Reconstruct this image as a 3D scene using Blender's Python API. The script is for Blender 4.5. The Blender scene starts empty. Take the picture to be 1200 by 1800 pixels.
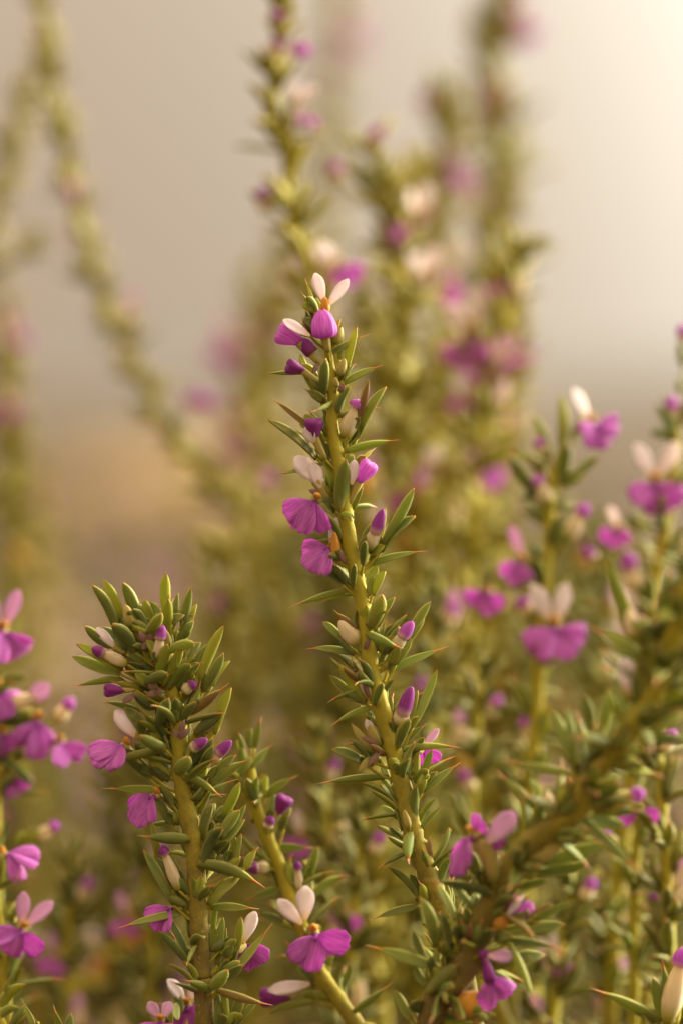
import bpy, math, random
import numpy as np
from mathutils import Vector, Matrix

random.seed(11)
SC = bpy.context.scene
COL = SC.collection

# ------------------------------------------------------------------ camera
FOCUS = 0.5                 # metres to the sharp stem
U = 1e-4                    # one photo pixel at the focus plane = 0.1 mm
PITCH = math.radians(-2.4)
CAM = Vector((0.0, -FOCUS, 0.36))
cam_d = bpy.data.cameras.new('camera')
cam = bpy.data.objects.new('camera', cam_d)
COL.objects.link(cam)
cam.location = CAM
cam.rotation_euler = (math.radians(90) + PITCH, 0, 0)
cam_d.sensor_fit = 'VERTICAL'
cam_d.sensor_height = 36.0
cam_d.sensor_width = 24.0
cam_d.lens = 100.0
cam_d.clip_start = 0.02
cam_d.clip_end = 20000
cam_d.dof.use_dof = True
cam_d.dof.focus_distance = FOCUS
cam_d.dof.aperture_fstop = 4.6
cam_d.dof.aperture_blades = 0
SC.camera = cam

# ------------------------------------------------------------------ sky and sun
SUN_AZ, SUN_EL = math.radians(58), math.radians(20)     # to the right of the view, behind the plants
SUN_DIR = Vector((math.sin(SUN_AZ) * math.cos(SUN_EL), math.cos(SUN_AZ) * math.cos(SUN_EL), math.sin(SUN_EL)))
world = bpy.data.worlds.new("World")
SC.world = world
world.use_nodes = True
wn, wl = world.node_tree.nodes, world.node_tree.links
for n in list(wn):
    wn.remove(n)
w_out = wn.new('ShaderNodeOutputWorld')
sky = wn.new('ShaderNodeTexSky')
sky.sky_type = 'NISHITA'
sky.sun_disc = False
sky.sun_elevation = SUN_EL
sky.sun_rotation = SUN_AZ
sky.air_density = 1.0
sky.dust_density = 6.0
bg_sky = wn.new('ShaderNodeBackground')
bg_sky.inputs['Strength'].default_value = 0.05
wl.new(sky.outputs[0], bg_sky.inputs['Color'])
tc = wn.new('ShaderNodeTexCoord')
dot = wn.new('ShaderNodeVectorMath'); dot.operation = 'DOT_PRODUCT'
nrm = wn.new('ShaderNodeVectorMath'); nrm.operation = 'NORMALIZE'
wl.new(tc.outputs['Generated'], nrm.inputs[0])
wl.new(nrm.outputs[0], dot.inputs[0])
dot.inputs[1].default_value = SUN_DIR
mx = wn.new('ShaderNodeMath'); mx.operation = 'MAXIMUM'; mx.inputs[1].default_value = 0.0
wl.new(dot.outputs['Value'], mx.inputs[0])
pw = wn.new('ShaderNodeMath'); pw.operation = 'POWER'; pw.inputs[1].default_value = 8.0
wl.new(mx.outputs[0], pw.inputs[0])
veil = wn.new('ShaderNodeMix'); veil.data_type = 'RGBA'; veil.blend_type = 'ADD'
veil.inputs['A'].default_value = (0.43, 0.352, 0.268, 1)
glow = wn.new('ShaderNodeVectorMath'); glow.operation = 'SCALE'
glow.inputs[0].default_value = (18.9, 18.9, 17.0)
wl.new(pw.outputs[0], glow.inputs['Scale'])
veil.inputs['Factor'].default_value = 1.0
wl.new(glow.outputs[0], veil.inputs['B'])
# overcast sky: brighter overhead, boosted out of view to light the plants
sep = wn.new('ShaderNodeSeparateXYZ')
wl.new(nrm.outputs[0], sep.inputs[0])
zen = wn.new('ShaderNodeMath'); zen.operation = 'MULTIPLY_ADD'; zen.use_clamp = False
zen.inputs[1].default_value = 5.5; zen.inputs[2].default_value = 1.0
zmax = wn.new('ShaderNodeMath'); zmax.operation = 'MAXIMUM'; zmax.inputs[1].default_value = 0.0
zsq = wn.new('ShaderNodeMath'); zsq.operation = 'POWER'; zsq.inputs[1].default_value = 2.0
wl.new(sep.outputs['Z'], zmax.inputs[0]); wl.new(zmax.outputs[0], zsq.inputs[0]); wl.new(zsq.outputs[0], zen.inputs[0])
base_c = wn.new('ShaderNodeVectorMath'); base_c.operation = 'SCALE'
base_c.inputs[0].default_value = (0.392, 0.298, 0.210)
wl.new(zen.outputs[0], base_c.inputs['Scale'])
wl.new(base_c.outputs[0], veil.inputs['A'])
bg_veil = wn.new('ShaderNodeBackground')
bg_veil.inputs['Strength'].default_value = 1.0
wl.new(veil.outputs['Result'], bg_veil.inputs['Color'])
mixw = wn.new('ShaderNodeMixShader')
mixw.inputs[0].default_value = 0.9
wl.new(bg_sky.outputs[0], mixw.inputs[1])
wl.new(bg_veil.outputs[0], mixw.inputs[2])
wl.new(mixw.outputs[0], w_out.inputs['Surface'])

sun_d = bpy.data.lights.new('sun', 'SUN')
sun_d.energy = 5.0
sun_d.angle = math.radians(10)
sun_d.color = (1.0, 0.82, 0.56)
sun = bpy.data.objects.new('sun', sun_d)
COL.objects.link(sun)
sun.location = (2, 2, 3)
sun.rotation_euler = (-SUN_DIR).to_track_quat('-Z', 'Y').to_euler()

vs = SC.view_settings
SC.display_settings.display_device = 'sRGB'
vs.view_transform = 'Standard'
vs.look = 'None'
vs.exposure = 0.45
vs.gamma = 1.0
vs.use_curve_mapping = False
SC.render.engine = 'CYCLES'
SC.cycles.use_denoising = True
try:
    SC.cycles.denoiser = 'OPENIMAGEDENOISE'
except Exception:
    pass
SC.cycles.max_bounces = 6
SC.cycles.transparent_max_bounces = 4

# ------------------------------------------------------------------ view helpers
VR = Vector((1, 0, 0))
VF = Vector((0, math.cos(PITCH), math.sin(PITCH)))
VU = Vector((0, -math.sin(PITCH), math.cos(PITCH)))


def P(px, py, z=FOCUS, off=0.0):
    """world point at photo position px,py, z metres deep, off pixels nearer"""
    k = U * z / FOCUS
    return CAM + VR * ((px - 600) * k) + VU * ((900 - py) * k) + VF * (z - off * U)


def V(x, y, zc):
    return VR * x + VU * y - VF * zc


# ------------------------------------------------------------------ materials
def nodes_of(name):
    m = bpy.data.materials.new(name)
    m.use_nodes = True
    nt = m.node_tree
    for n in list(nt.nodes):
        nt.nodes.remove(n)
    return m, nt.nodes, nt.links


def mixrgb(N, L, fac, a, b, mode='MIX'):
    n = N.new('ShaderNodeMix'); n.data_type = 'RGBA'; n.blend_type = mode
    for sock, v in (('Factor', fac), ('A', a), ('B', b)):
        if isinstance(v, (int, float)):
            n.inputs[sock].default_value = v
        elif isinstance(v, tuple):
            n.inputs[sock].default_value = v if len(v) == 4 else (*v, 1)
        else:
            L.new(v, n.inputs[sock])
    return n.outputs['Result']


def attr(N, name):
    a = N.new('ShaderNodeAttribute'); a.attribute_name = name
    return a.outputs['Fac']


def ramp(N, L, fac, stops):
    r = N.new('ShaderNodeMapRange')
    r.interpolation_type = 'SMOOTHSTEP'
    r.inputs['From Min'].default_value = stops[0]
    r.inputs['From Max'].default_value = stops[1]
    L.new(fac, r.inputs['Value'])
    return r.outputs['Result']


def noise(N, L, scale, detail=3.0, coord='Object', rough=0.6):
    t = N.new('ShaderNodeTexCoord')
    n = N.new('ShaderNodeTexNoise')
    n.inputs['Scale'].default_value = scale
    n.inputs['Detail'].default_value = detail
    n.inputs['Roughness'].default_value = rough
    L.new(t.outputs[coord], n.inputs['Vector'])
    return n.outputs['Fac']


def finish(m, N, L, color, rough, transl, tcol=None, spec=0.35, bump=None, bump_s=0.2, bump_d=1e-4, sheen=0.0):
    o = N.new('ShaderNodeOutputMaterial')
    p = N.new('ShaderNodeBsdfPrincipled')
    L.new(color, p.inputs['Base Color'])
    p.inputs['Roughness'].default_value = rough
    p.inputs['Specular IOR Level'].default_value = spec
    if sheen:
        p.inputs['Sheen Weight'].default_value = sheen
        p.inputs['Sheen Roughness'].default_value = 0.4
    nrm_out = None
    if bump is not None:
        b = N.new('ShaderNodeBump')
        b.inputs['Strength'].default_value = bump_s
        b.inputs['Distance'].default_value = bump_d
        L.new(bump, b.inputs['Height'])
        L.new(b.outputs[0], p.inputs['Normal'])
    if transl > 0:
        t = N.new('ShaderNodeBsdfTranslucent')
        L.new(tcol if tcol is not None else color, t.inputs['Color'])
        mixs = N.new('ShaderNodeMixShader')
        mixs.inputs[0].default_value = transl
        L.new(p.outputs[0], mixs.inputs[1]); L.new(t.outputs[0], mixs.inputs[2])
        L.new(mixs.outputs[0], o.inputs['Surface'])
    else:
        L.new(p.outputs[0], o.inputs['Surface'])
    return m


def make_leaf_mat():
    m, N, L = nodes_of('spiny_leaf')
    oi = N.new('ShaderNodeObjectInfo')
    tint = attr(N, 'tint')
    c = mixrgb(N, L, tint, oi.outputs['Color'], (0.52, 0.41, 0.055))
    mott = noise(N, L, 5.0, 3.0, 'Object')
    hsv = N.new('ShaderNodeHueSaturation')
    mr = N.new('ShaderNodeMapRange')
    mr.inputs['To Min'].default_value = 0.72; mr.inputs['To Max'].default_value = 1.28
    L.new(mott, mr.inputs['Value']); L.new(mr.outputs[0], hsv.inputs['Value'])
    L.new(c, hsv.inputs['Color'])
    c = hsv.outputs[0]
    e = ramp(N, L, attr(N, 'edge'), (0.3, 1.0))
    em = N.new('ShaderNodeMath'); em.operation = 'MULTIPLY'; em.inputs[1].default_value = 0.7
    L.new(e, em.inputs[0])
    c = mixrgb(N, L, em.outputs[0], c, (0.50, 0.48, 0.12))  # pale leaf margin, with yellow rim light also put into its colour
    t1 = ramp(N, L, attr(N, 'along'), (0.74, 0.87))
    c = mixrgb(N, L, t1, c, (0.40, 0.24, 0.035))
    t2 = ramp(N, L, attr(N, 'along'), (0.80, 0.90))
    c = mixrgb(N, L, t2, c, (0.46, 0.17, 0.035))
    b0 = ramp(N, L, attr(N, 'along'), (0.12, 0.0))
    c = mixrgb(N, L, b0, c, (0.26, 0.23, 0.04))
    blot = noise(N, L, 3.2, 4.0, 'Object')
    rb = N.new('ShaderNodeMath'); rb.operation = 'MULTIPLY_ADD'
    rb.inputs[1].default_value = 0.35; rb.inputs[2].default_value = -0.12
    L.new(oi.outputs['Random'], rb.inputs[0])
    ab = N.new('ShaderNodeMath'); ab.operation = 'ADD'
    L.new(rb.outputs[0], ab.inputs[0]); L.new(blot, ab.inputs[1])
    bf = N.new('ShaderNodeMath'); bf.operation = 'MULTIPLY'; bf.inputs[1].default_value = 0.55
    L.new(ramp(N, L, ab.outputs[0], (0.60, 0.85)), bf.inputs[0])
    c = mixrgb(N, L, bf.outputs[0], c, (0.36, 0.28, 0.06))
    fine = noise(N, L, 26.0, 2.0, 'Object')
    tc_ = mixrgb(N, L, 0.45, c, (0.42, 0.42, 0.05))
    return finish(m, N, L, c, 0.55, 0.42, tcol=tc_, spec=0.16, bump=fine, bump_s=0.25, bump_d=4e-5, sheen=0.03)


def make_spine_mat():
    m, N, L = nodes_of('leaf_spine')
    c = mixrgb(N, L, ramp(N, L, attr(N, 'along'), (0.80, 1.0)), (0.62, 0.24, 0.035), (0.60, 0.36, 0.18))
    return finish(m, N, L, c, 0.45, 0.2)


def make_stem_mat():
    m, N, L = nodes_of('plant_stem')
    n1 = noise(N, L, 420.0, 4.0)
    n2 = noise(N, L, 1900.0, 4.0)
    young = mixrgb(N, L, n1, (0.46, 0.36, 0.022), (0.27, 0.25, 0.028))
    old = mixrgb(N, L, n1, (0.20, 0.14, 0.035), (0.10, 0.07, 0.026))
    age = N.new('ShaderNodeMath'); age.operation = 'ADD'
    sub = N.new('ShaderNodeMath'); sub.operation = 'MULTIPLY_ADD'
    sub.inputs[1].default_value = 0.5; sub.inputs[2].default_value = -0.25
    L.new(n1, sub.inputs[0]); L.new(attr(N, 'age'), age.inputs[0]); L.new(sub.outputs[0], age.inputs[1])
    c = mixrgb(N, L, ramp(N, L, age.outputs[0], (0.2, 0.85)), young, old)
    sp = ramp(N, L, n2, (0.58, 0.72))
    spm = N.new('ShaderNodeMath'); spm.operation = 'MULTIPLY'; spm.inputs[1].default_value = 0.7
    L.new(sp, spm.inputs[0])
    c = mixrgb(N, L, spm.outputs[0], c, (0.42, 0.34, 0.13))
    return finish(m, N, L, c, 0.62, 0.10, bump=n2, bump_s=0.5, bump_d=2.0e-4, spec=0.12, sheen=0.06)


def make_petal_mat(name, a, b, streak, transl):
    m, N, L = nodes_of(name)
    t = N.new('ShaderNodeTexCoord')
    mp = N.new('ShaderNodeMapping')
    mp.inputs['Scale'].default_value = (13.0, 1.0, 1.0)
    L.new(t.outputs['Object'], mp.inputs['Vector'])
    n = N.new('ShaderNodeTexNoise'); n.inputs['Scale'].default_value = 2.0; n.inputs['Detail'].default_value = 4
    L.new(mp.outputs[0], n.inputs['Vector'])
    c = mixrgb(N, L, ramp(N, L, n.outputs['Fac'], (0.38, 0.62)), a, b)
    v = ramp(N, L, attr(N, 'along'), (0.35, 0.0))
    c = mixrgb(N, L, v, c, streak)
    return finish(m, N, L, c, 0.6, transl, spec=0.2, bump=n.outputs['Fac'], bump_s=0.35, bump_d=1e-4, sheen=0.15)


M_LEAF = make_leaf_mat()
M_SPINE = make_spine_mat()
M_STEM = make_stem_mat()
M_PURPLE = make_petal_mat('purple_petal', (0.72, 0.24, 0.66), (0.54, 0.13, 0.52), (0.46, 0.10, 0.46), 0.52)
M_DARK = make_petal_mat('dark_purple_petal', (0.28, 0.035, 0.24), (0.19, 0.025, 0.17), (0.20, 0.05, 0.08), 0.25)
M_WHITE = make_petal_mat('white_petal', (0.88, 0.80, 0.77), (0.85, 0.72, 0.73), (0.84, 0.66, 0.46), 0.40)
M_CALYX = make_petal_mat('calyx', (0.52, 0.43, 0.13), (0.46, 0.36, 0.09), (0.28, 0.26, 0.04), 0.32)
M_ORANGE = make_petal_mat('throat', (0.62, 0.33, 0.04), (0.60, 0.24, 0.03), (0.45, 0.25, 0.04), 0.25)
M_CREAM = make_petal_mat('cream_bud', (0.80, 0.68, 0.42), (0.74, 0.58, 0.36), (0.42, 0.38, 0.05), 0.34)
M_TIP = make_petal_mat('bud_tip_petal', (0.56, 0.15, 0.56), (0.40, 0.08, 0.42), (0.74, 0.52, 0.50), 0.40)
M_DTIP = make_petal_mat('dark_bud_tip', (0.34, 0.06, 0.32), (0.24, 0.04, 0.23), (0.62, 0.40, 0.36), 0.35)
M_DRY = make_petal_mat('dry_petal', (0.34, 0.20, 0.15), (0.26, 0.14, 0.12), (0.22, 0.12, 0.06), 0.2)

GREEN = (0.215, 0.256, 0.056)
BRIGHT = (0.340, 0.365, 0.045)
DARKG = (0.142, 0.174, 0.050)
YELLOW = (0.34, 0.28, 0.035)
DRY = (0.24, 0.13, 0.06)


# ------------------------------------------------------------------ mesh helpers
def mesh_from(name, verts, faces, mat, attrs=None, smooth=True):
    me = bpy.data.meshes.new(name)
    me.from_pydata([tuple(v) for v in verts], [], faces)
    me.materials.append(mat)
    if attrs:
        for k, vals in attrs.items():
            a = me.attributes.new(k, 'FLOAT', 'POINT')
            a.data.foreach_set('value', np.asarray(vals, dtype=np.float32))
    if smooth:
        me.shade_smooth()
    me.update()
    return me


def leaf_geo(kind, curve, rings=9, low=False):
    """fleshy leaf along +Y (0..1), width +-0.5 on X, upper face +Z"""
    body = 0.80 if kind == 'spiny' else 0.97
    prof = []
    for i in range(rings):
        s = i / (rings - 1)
        if kind == 'spiny':
            w = 0.55 + 0.45 * math.sin(math.pi * 0.5 * min(1, s / 0.38)) if s < 0.45 else \
                max(0.14, 1 - 0.90 * ((s - 0.45) / 0.55) ** 1.9)
        else:
            w = 0.50 + 0.50 * math.sin(math.pi * 0.5 * min(1, s / 0.45)) if s < 0.55 else \
                max(0.16, (1 - ((s - 0.55) / 0.45) ** 2.6) ** 0.75)
        prof.append((s * body, min(1, w)))
    if low:
        xs = [(0.5, 0.05, 1), (0, 0.0, 0.1), (-0.5, 0.05, 1), (-0.25, -0.42, 0.1), (0.25, -0.42, 0.1)]
    else:
        xs = [(0.5, 0.05, 1), (0.28, 0.045, 0.35), (0, -0.03, 0.0), (-0.28, 0.045, 0.35), (-0.5, 0.05, 1),
              (-0.40, -0.20, 0.4), (-0.15, -0.40, 0.1), (0.15, -0.40, 0.1), (0.40, -0.20, 0.4)]
    n = len(xs)
    vs_, fs, al, ed = [], [], [], []
    arch = 4.6 * curve
    for (y, w) in prof:
        tk = 0.45 + 0.55 * w
        zc = arch * 4 * y * (1 - y)
        for (x, z, e) in xs:
            vs_.append((x * w, y, z * tk + zc)); al.append(y / body * 0.86 if kind == 'spiny' else y * 0.86); ed.append(e)
    for i in range(len(prof) - 1):
        for j in range(n):
            a, b = i * n + j, i * n + (j + 1) % n
            fs.append((a, b, b + n, a + n))
    fs.append(tuple(range(n))[::-1])
    last = (len(prof) - 1) * n
    ytip = body + (0.01 if kind == 'spiny' else 0.03)
    vs_.append((0, ytip, arch * 4 * ytip * (1 - ytip) - 0.05)); al.append(0.9); ed.append(0.5)
    for j in range(n):
        fs.append((last + j, last + (j + 1) % n, len(vs_) - 1))
    return vs_, fs, al, ed


def spine_geo(curve):
    vs_, fs, al = [], [], []
    arch = 4.6 * curve
    ys = [(0.74, 0.10), (0.82, 0.085), (0.91, 0.05), (1.0, 0.012)]
    n = 6
    for (y, r) in ys:
        zc = arch * 4 * y * (1 - y) - 0.055
        for j in range(n):
            a = 2 * math.pi * j / n
            vs_.append((math.cos(a) * r, y, math.sin(a) * r + zc)); al.append(y)
    for i in range(len(ys) - 1):
        for j in range(n):
            a, b = i * n + j, i * n + (j + 1) % n
            fs.append((a, b, b + n, a + n))
    fs.append(tuple(range(n))[::-1]); fs.append(tuple(range(3 * n, 4 * n)))
    return vs_, fs, al


CURVES = (-0.04, 0.05, 0.12)
LEAF, SPINE, LOWLEAF = {}, {}, {}
for kind in ('spiny', 'blunt'):
    for ci, cv in enumerate(CURVES):
        v_, f_, a_, e_ = leaf_geo(kind, cv)
        LEAF[kind, ci] = mesh_from('leaf_' + kind, v_, f_, M_LEAF, {'along': a_, 'edge': e_, 'tint': [0.0] * len(v_)})
        LOWLEAF[kind, ci] = leaf_geo(kind, cv, rings=4, low=True)
for ci, cv in enumerate(CURVES):
    v_, f_, a_ = spine_geo(cv)
    SPINE[ci] = mesh_from('leaf_spine', v_, f_, M_SPINE, {'along': a_})


def blade_geo(width_fn, cup, bend, nx=5, ny=8, thick=0.016, ruffle=0.0, seed=0):
    """thin petal along +Y 0..1, width +-0.5 ; cup lifts the edges, bend curves it towards -Z"""
    rnd = random.Random(seed)
    ph = rnd.uniform(0, 6)
    vs_, al = [], []
    for side in (1, -1):
        for i in range(ny):
            y = i / (ny - 1)
            w = width_fn(y)
            ang = bend * y
            yy = math.sin(ang) / bend if abs(bend) > 1e-3 else y
            zz = -(1 - math.cos(ang)) / bend if abs(bend) > 1e-3 else 0
            for j in range(nx):
                s = j / (nx - 1) * 2 - 1
                r = ruffle * y * y * math.sin(ph + s * 5.0 + y * 3)
                yadd = -0.06 * (s * s) * y + ruffle * 0.4 * y * math.sin(ph * 2 + 7 * s)
                vs_.append((s * 0.5 * w, yy + yadd, zz + cup * s * s * w + r + side * thick * 0.5 * (1 - s ** 4 * 0.9)))
                al.append(y)
    fs = []
    o = nx * ny
    for i in range(ny - 1):
        for j in range(nx - 1):
            a = i * nx + j
            fs.append((a, a + 1, a + nx + 1, a + nx))
            fs.append((o + a, o + a + nx, o + a + nx + 1, o + a + 1))
    for i in range(ny - 1):
        for j in (0, nx - 1):
            a, b = i * nx + j, (i + 1) * nx + j
            q = (a, b, o + b, o + a)
            fs.append(q if j == 0 else q[::-1])
    for j in range(nx - 1):
        a, b = (ny - 1) * nx + j, (ny - 1) * nx + j + 1
        fs.append((a, b, o + b, o + a))
    return vs_, fs, al


def obovate(y):
    return 0.16 + 0.84 * (math.sin(math.pi * min(1, y * 0.86 + 0.05) ** 1.35) ** 0.8) if y < 0.97 else 0.42


def fan(y):
    return 0.22 + 0.78 * math.sin(math.pi * 0.5 * min(1, y / 0.66)) ** 1.1 if y < 0.8 else (1.0 if y < 0.93 else 0.72)


WING = [mesh_from('wing_petal', *blade_geo(obovate, 0.10, b_, seed=i)[:2], M_WHITE,
                  {'along': blade_geo(obovate, 0.10, b_, seed=i)[2]}) for i, b_ in enumerate((0.25, 0.6, -0.3))]
LIP = []
for i, (b_, ru_, cu_) in enumerate(((0.7, .05, -.1), (1.1, .08, -.14), (0.4, .06, .06), (0.9, .11, -.05), (0.2, .09, .12), (1.3, .12, -.2), (.6, .04, -.16), (.8, .14, 0))):
    g = blade_geo(fan, cu_, b_, nx=9, ny=9, ruffle=ru_, seed=20 + i)
    LIP.append(mesh_from('lip_petal', g[0], g[1], M_PURPLE, {'along': g[2]}))
PINKWING = [me.copy() for me in WING]
M_PINK = make_petal_mat('pink_petal', (0.76, 0.50, 0.68), (0.70, 0.40, 0.62), (0.76, 0.56, 0.50), 0.40)
for me in PINKWING:
    me.materials[0] = M_PINK


def pod_geo(n=10, rings=10, fold=0.0, shape='bud', lobes=5):
    """closed pod along +Y, radius 0.5, optional lengthwise folds; shape sets where it is widest"""
    prof = {'bud': [(0, .26), (.12, .40), (.3, .5), (.5, .49), (.7, .40), (.86, .28), (.95, .17), (1, .06)],
            'tip': [(0, .44), (.15, .5), (.4, .49), (.65, .43), (.82, .33), (.94, .2), (1, .08)],
            'cup': [(0, .22), (.15, .30), (.4, .36), (.7, .44), (.9, .5), (1, .46)],
            'hood': [(0, .36), (.06, .46), (.2, .5), (.4, .48), (.6, .42), (.8, .33), (.93, .2), (1, .08)],
            'flare': [(0, .16), (.15, .22), (.35, .31), (.55, .42), (.72, .48), (.84, .5), (.93, .43), (.98, .30), (1, .12)]}[shape]
    vs_, fs, al = [], [], []
    m = len(prof)
    for (y, r) in prof:
        for j in range(n):
            a = 2 * math.pi * j / n
            w = math.sin(math.pi * min(1, .1 + y * .85))
            rr = r * (1 + fold * (abs(math.cos(a * lobes * .5 + y * 0.9)) - .6) * w)
            yy = y + (0.05 * math.cos(2 * a) * y if shape in ('flare', 'hood') else 0)
            vs_.append((math.cos(a) * rr, yy, math.sin(a) * rr * 0.84)); al.append(y)
    for i in range(m - 1):
        for j in range(n):
            a, b = i * n + j, i * n + (j + 1) % n
            fs.append((a, b, b + n, a + n))
    fs.append(tuple(range(n))[::-1]); fs.append(tuple(range((m - 1) * n, m * n)))
    return vs_, fs, al


def pod(name, mat, **k):
    g = pod_geo(**k)
    return mesh_from(name, g[0], g[1], mat, {'along': g[2]})


HOOD = pod('hood', M_PURPLE, n=28, fold=0.42, shape='hood', lobes=7)
SIDEHOOD = pod('hood', M_PURPLE, n=24, fold=0.25, shape='flare', lobes=5)
DARKHOOD = pod('hood', M_DARK, n=24, fold=0.22, shape='flare', lobes=4)
KEEL = pod('keel', M_DARK, fold=0.1, shape='tip')
BUDTIP = pod('bud_tip', M_TIP, n=16, fold=0.2, shape='tip', lobes=4)
DARKTIP = pod('bud_tip', M_DTIP, n=16, fold=0.2, shape='tip', lobes=4)
CALYX = pod('calyx', M_CALYX, n=15, fold=0.28, shape='cup', lobes=5)
CREAM = pod('cream_bud', M_CREAM, n=15, fold=0.25, shape='bud', lobes=5)
GREENBUD = pod('green_bud', M_CALYX, n=15, fold=0.28, shape='bud', lobes=5)
THROAT = pod('throat', M_ORANGE, n=15, fold=0.25, shape='bud', lobes=5)
SEPAL = mesh_from('sepal', *blade_geo(lambda y: max(0.06, math.sin(math.pi * (0.15 + 0.84 * y)) ** 0.8), 0.25, 0.3, nx=3, ny=5)[:2], M_CALYX,
                  {'along': blade_geo(lambda y: 1, 0.25, 0.3, nx=3, ny=5)[2]})
DRYBIT = mesh_from('dry_bract', *blade_geo(lambda y: max(0.06, math.sin(math.pi * (0.15 + 0.84 * y)) ** 0.8), 0.3, 0.9, nx=3, ny=6)[:2], M_DRY,
                   {'along': blade_geo(lambda y: 1, 0.3, 0.9, nx=3, ny=6)[2]})


# ------------------------------------------------------------------ object helpers
def link(name, me, parent=None):
    o = bpy.data.objects.new(name, me)
    COL.objects.link(o)
    if parent is not None:
        o.parent = parent
    return o


def frame(y, zhint):
    """rotation with local Y along y and local Z near zhint"""
    y = y.normalized()
    z = zhint - y * zhint.dot(y)
    if z.length < 1e-6:
        z = Vector((0, 0, 1)) - y * y.z
        if z.length < 1e-6:
            z = Vector((1, 0, 0))
    z.normalize()
    x = y.cross(z)
    return Matrix((x, y, z)).transposed().to_4x4()


def catmull(pts, rads, step):
    out, rr = [], []
    n = len(pts)
    for i in range(n - 1):
        p0, p1, p2, p3 = pts[max(0, i - 1)], pts[i], pts[i + 1], pts[min(n - 1, i + 2)]
        m = max(2, int((p2 - p1).length / step))
        for k in range(m):
            t = k / m
            out.append(0.5 * ((2 * p1) + (p2 - p0) * t + (2 * p0 - 5 * p1 + 4 * p2 - p3) * t * t + (3 * p1 - p0 - 3 * p2 + p3) * t ** 3))
            rr.append(rads[i] * (1 - t) + rads[i + 1] * t)
    out.append(pts[-1].copy()); rr.append(rads[-1])
    return out, rr


class Tubes:
    def __init__(self):
        self.v, self.f, self.age = [], [], []

    def add(self, pts, rads, n=8, ages=None, wob=0.0, rnd=None):
        up = None
        base = len(self.v)
        m = len(pts)
        for i, p in enumerate(pts):
            t = (pts[min(i + 1, m - 1)] - pts[max(i - 1, 0)]).normalized()
            if up is None:
                up = t.orthogonal().normalized()
            up = (up - t * up.dot(t)).normalized()
            s = t.cross(up)
            for j in range(n):
                a = 2 * math.pi * j / n
                r = rads[i] * (1 + (rnd.uniform(-wob, wob) if rnd else 0))
                self.v.append(p + up * (math.cos(a) * r) + s * (math.sin(a) * r))
                self.age.append(ages[i] if ages else 0.2)
        for i in range(m - 1):
            for j in range(n):
                a, b = base + i * n + j, base + i * n + (j + 1) % n
                self.f.append((a, b, b + n, a + n))
        self.f.append(tuple(range(base, base + n))[::-1])
        self.f.append(tuple(range(base + (m - 1) * n, base + m * n)))


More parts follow.
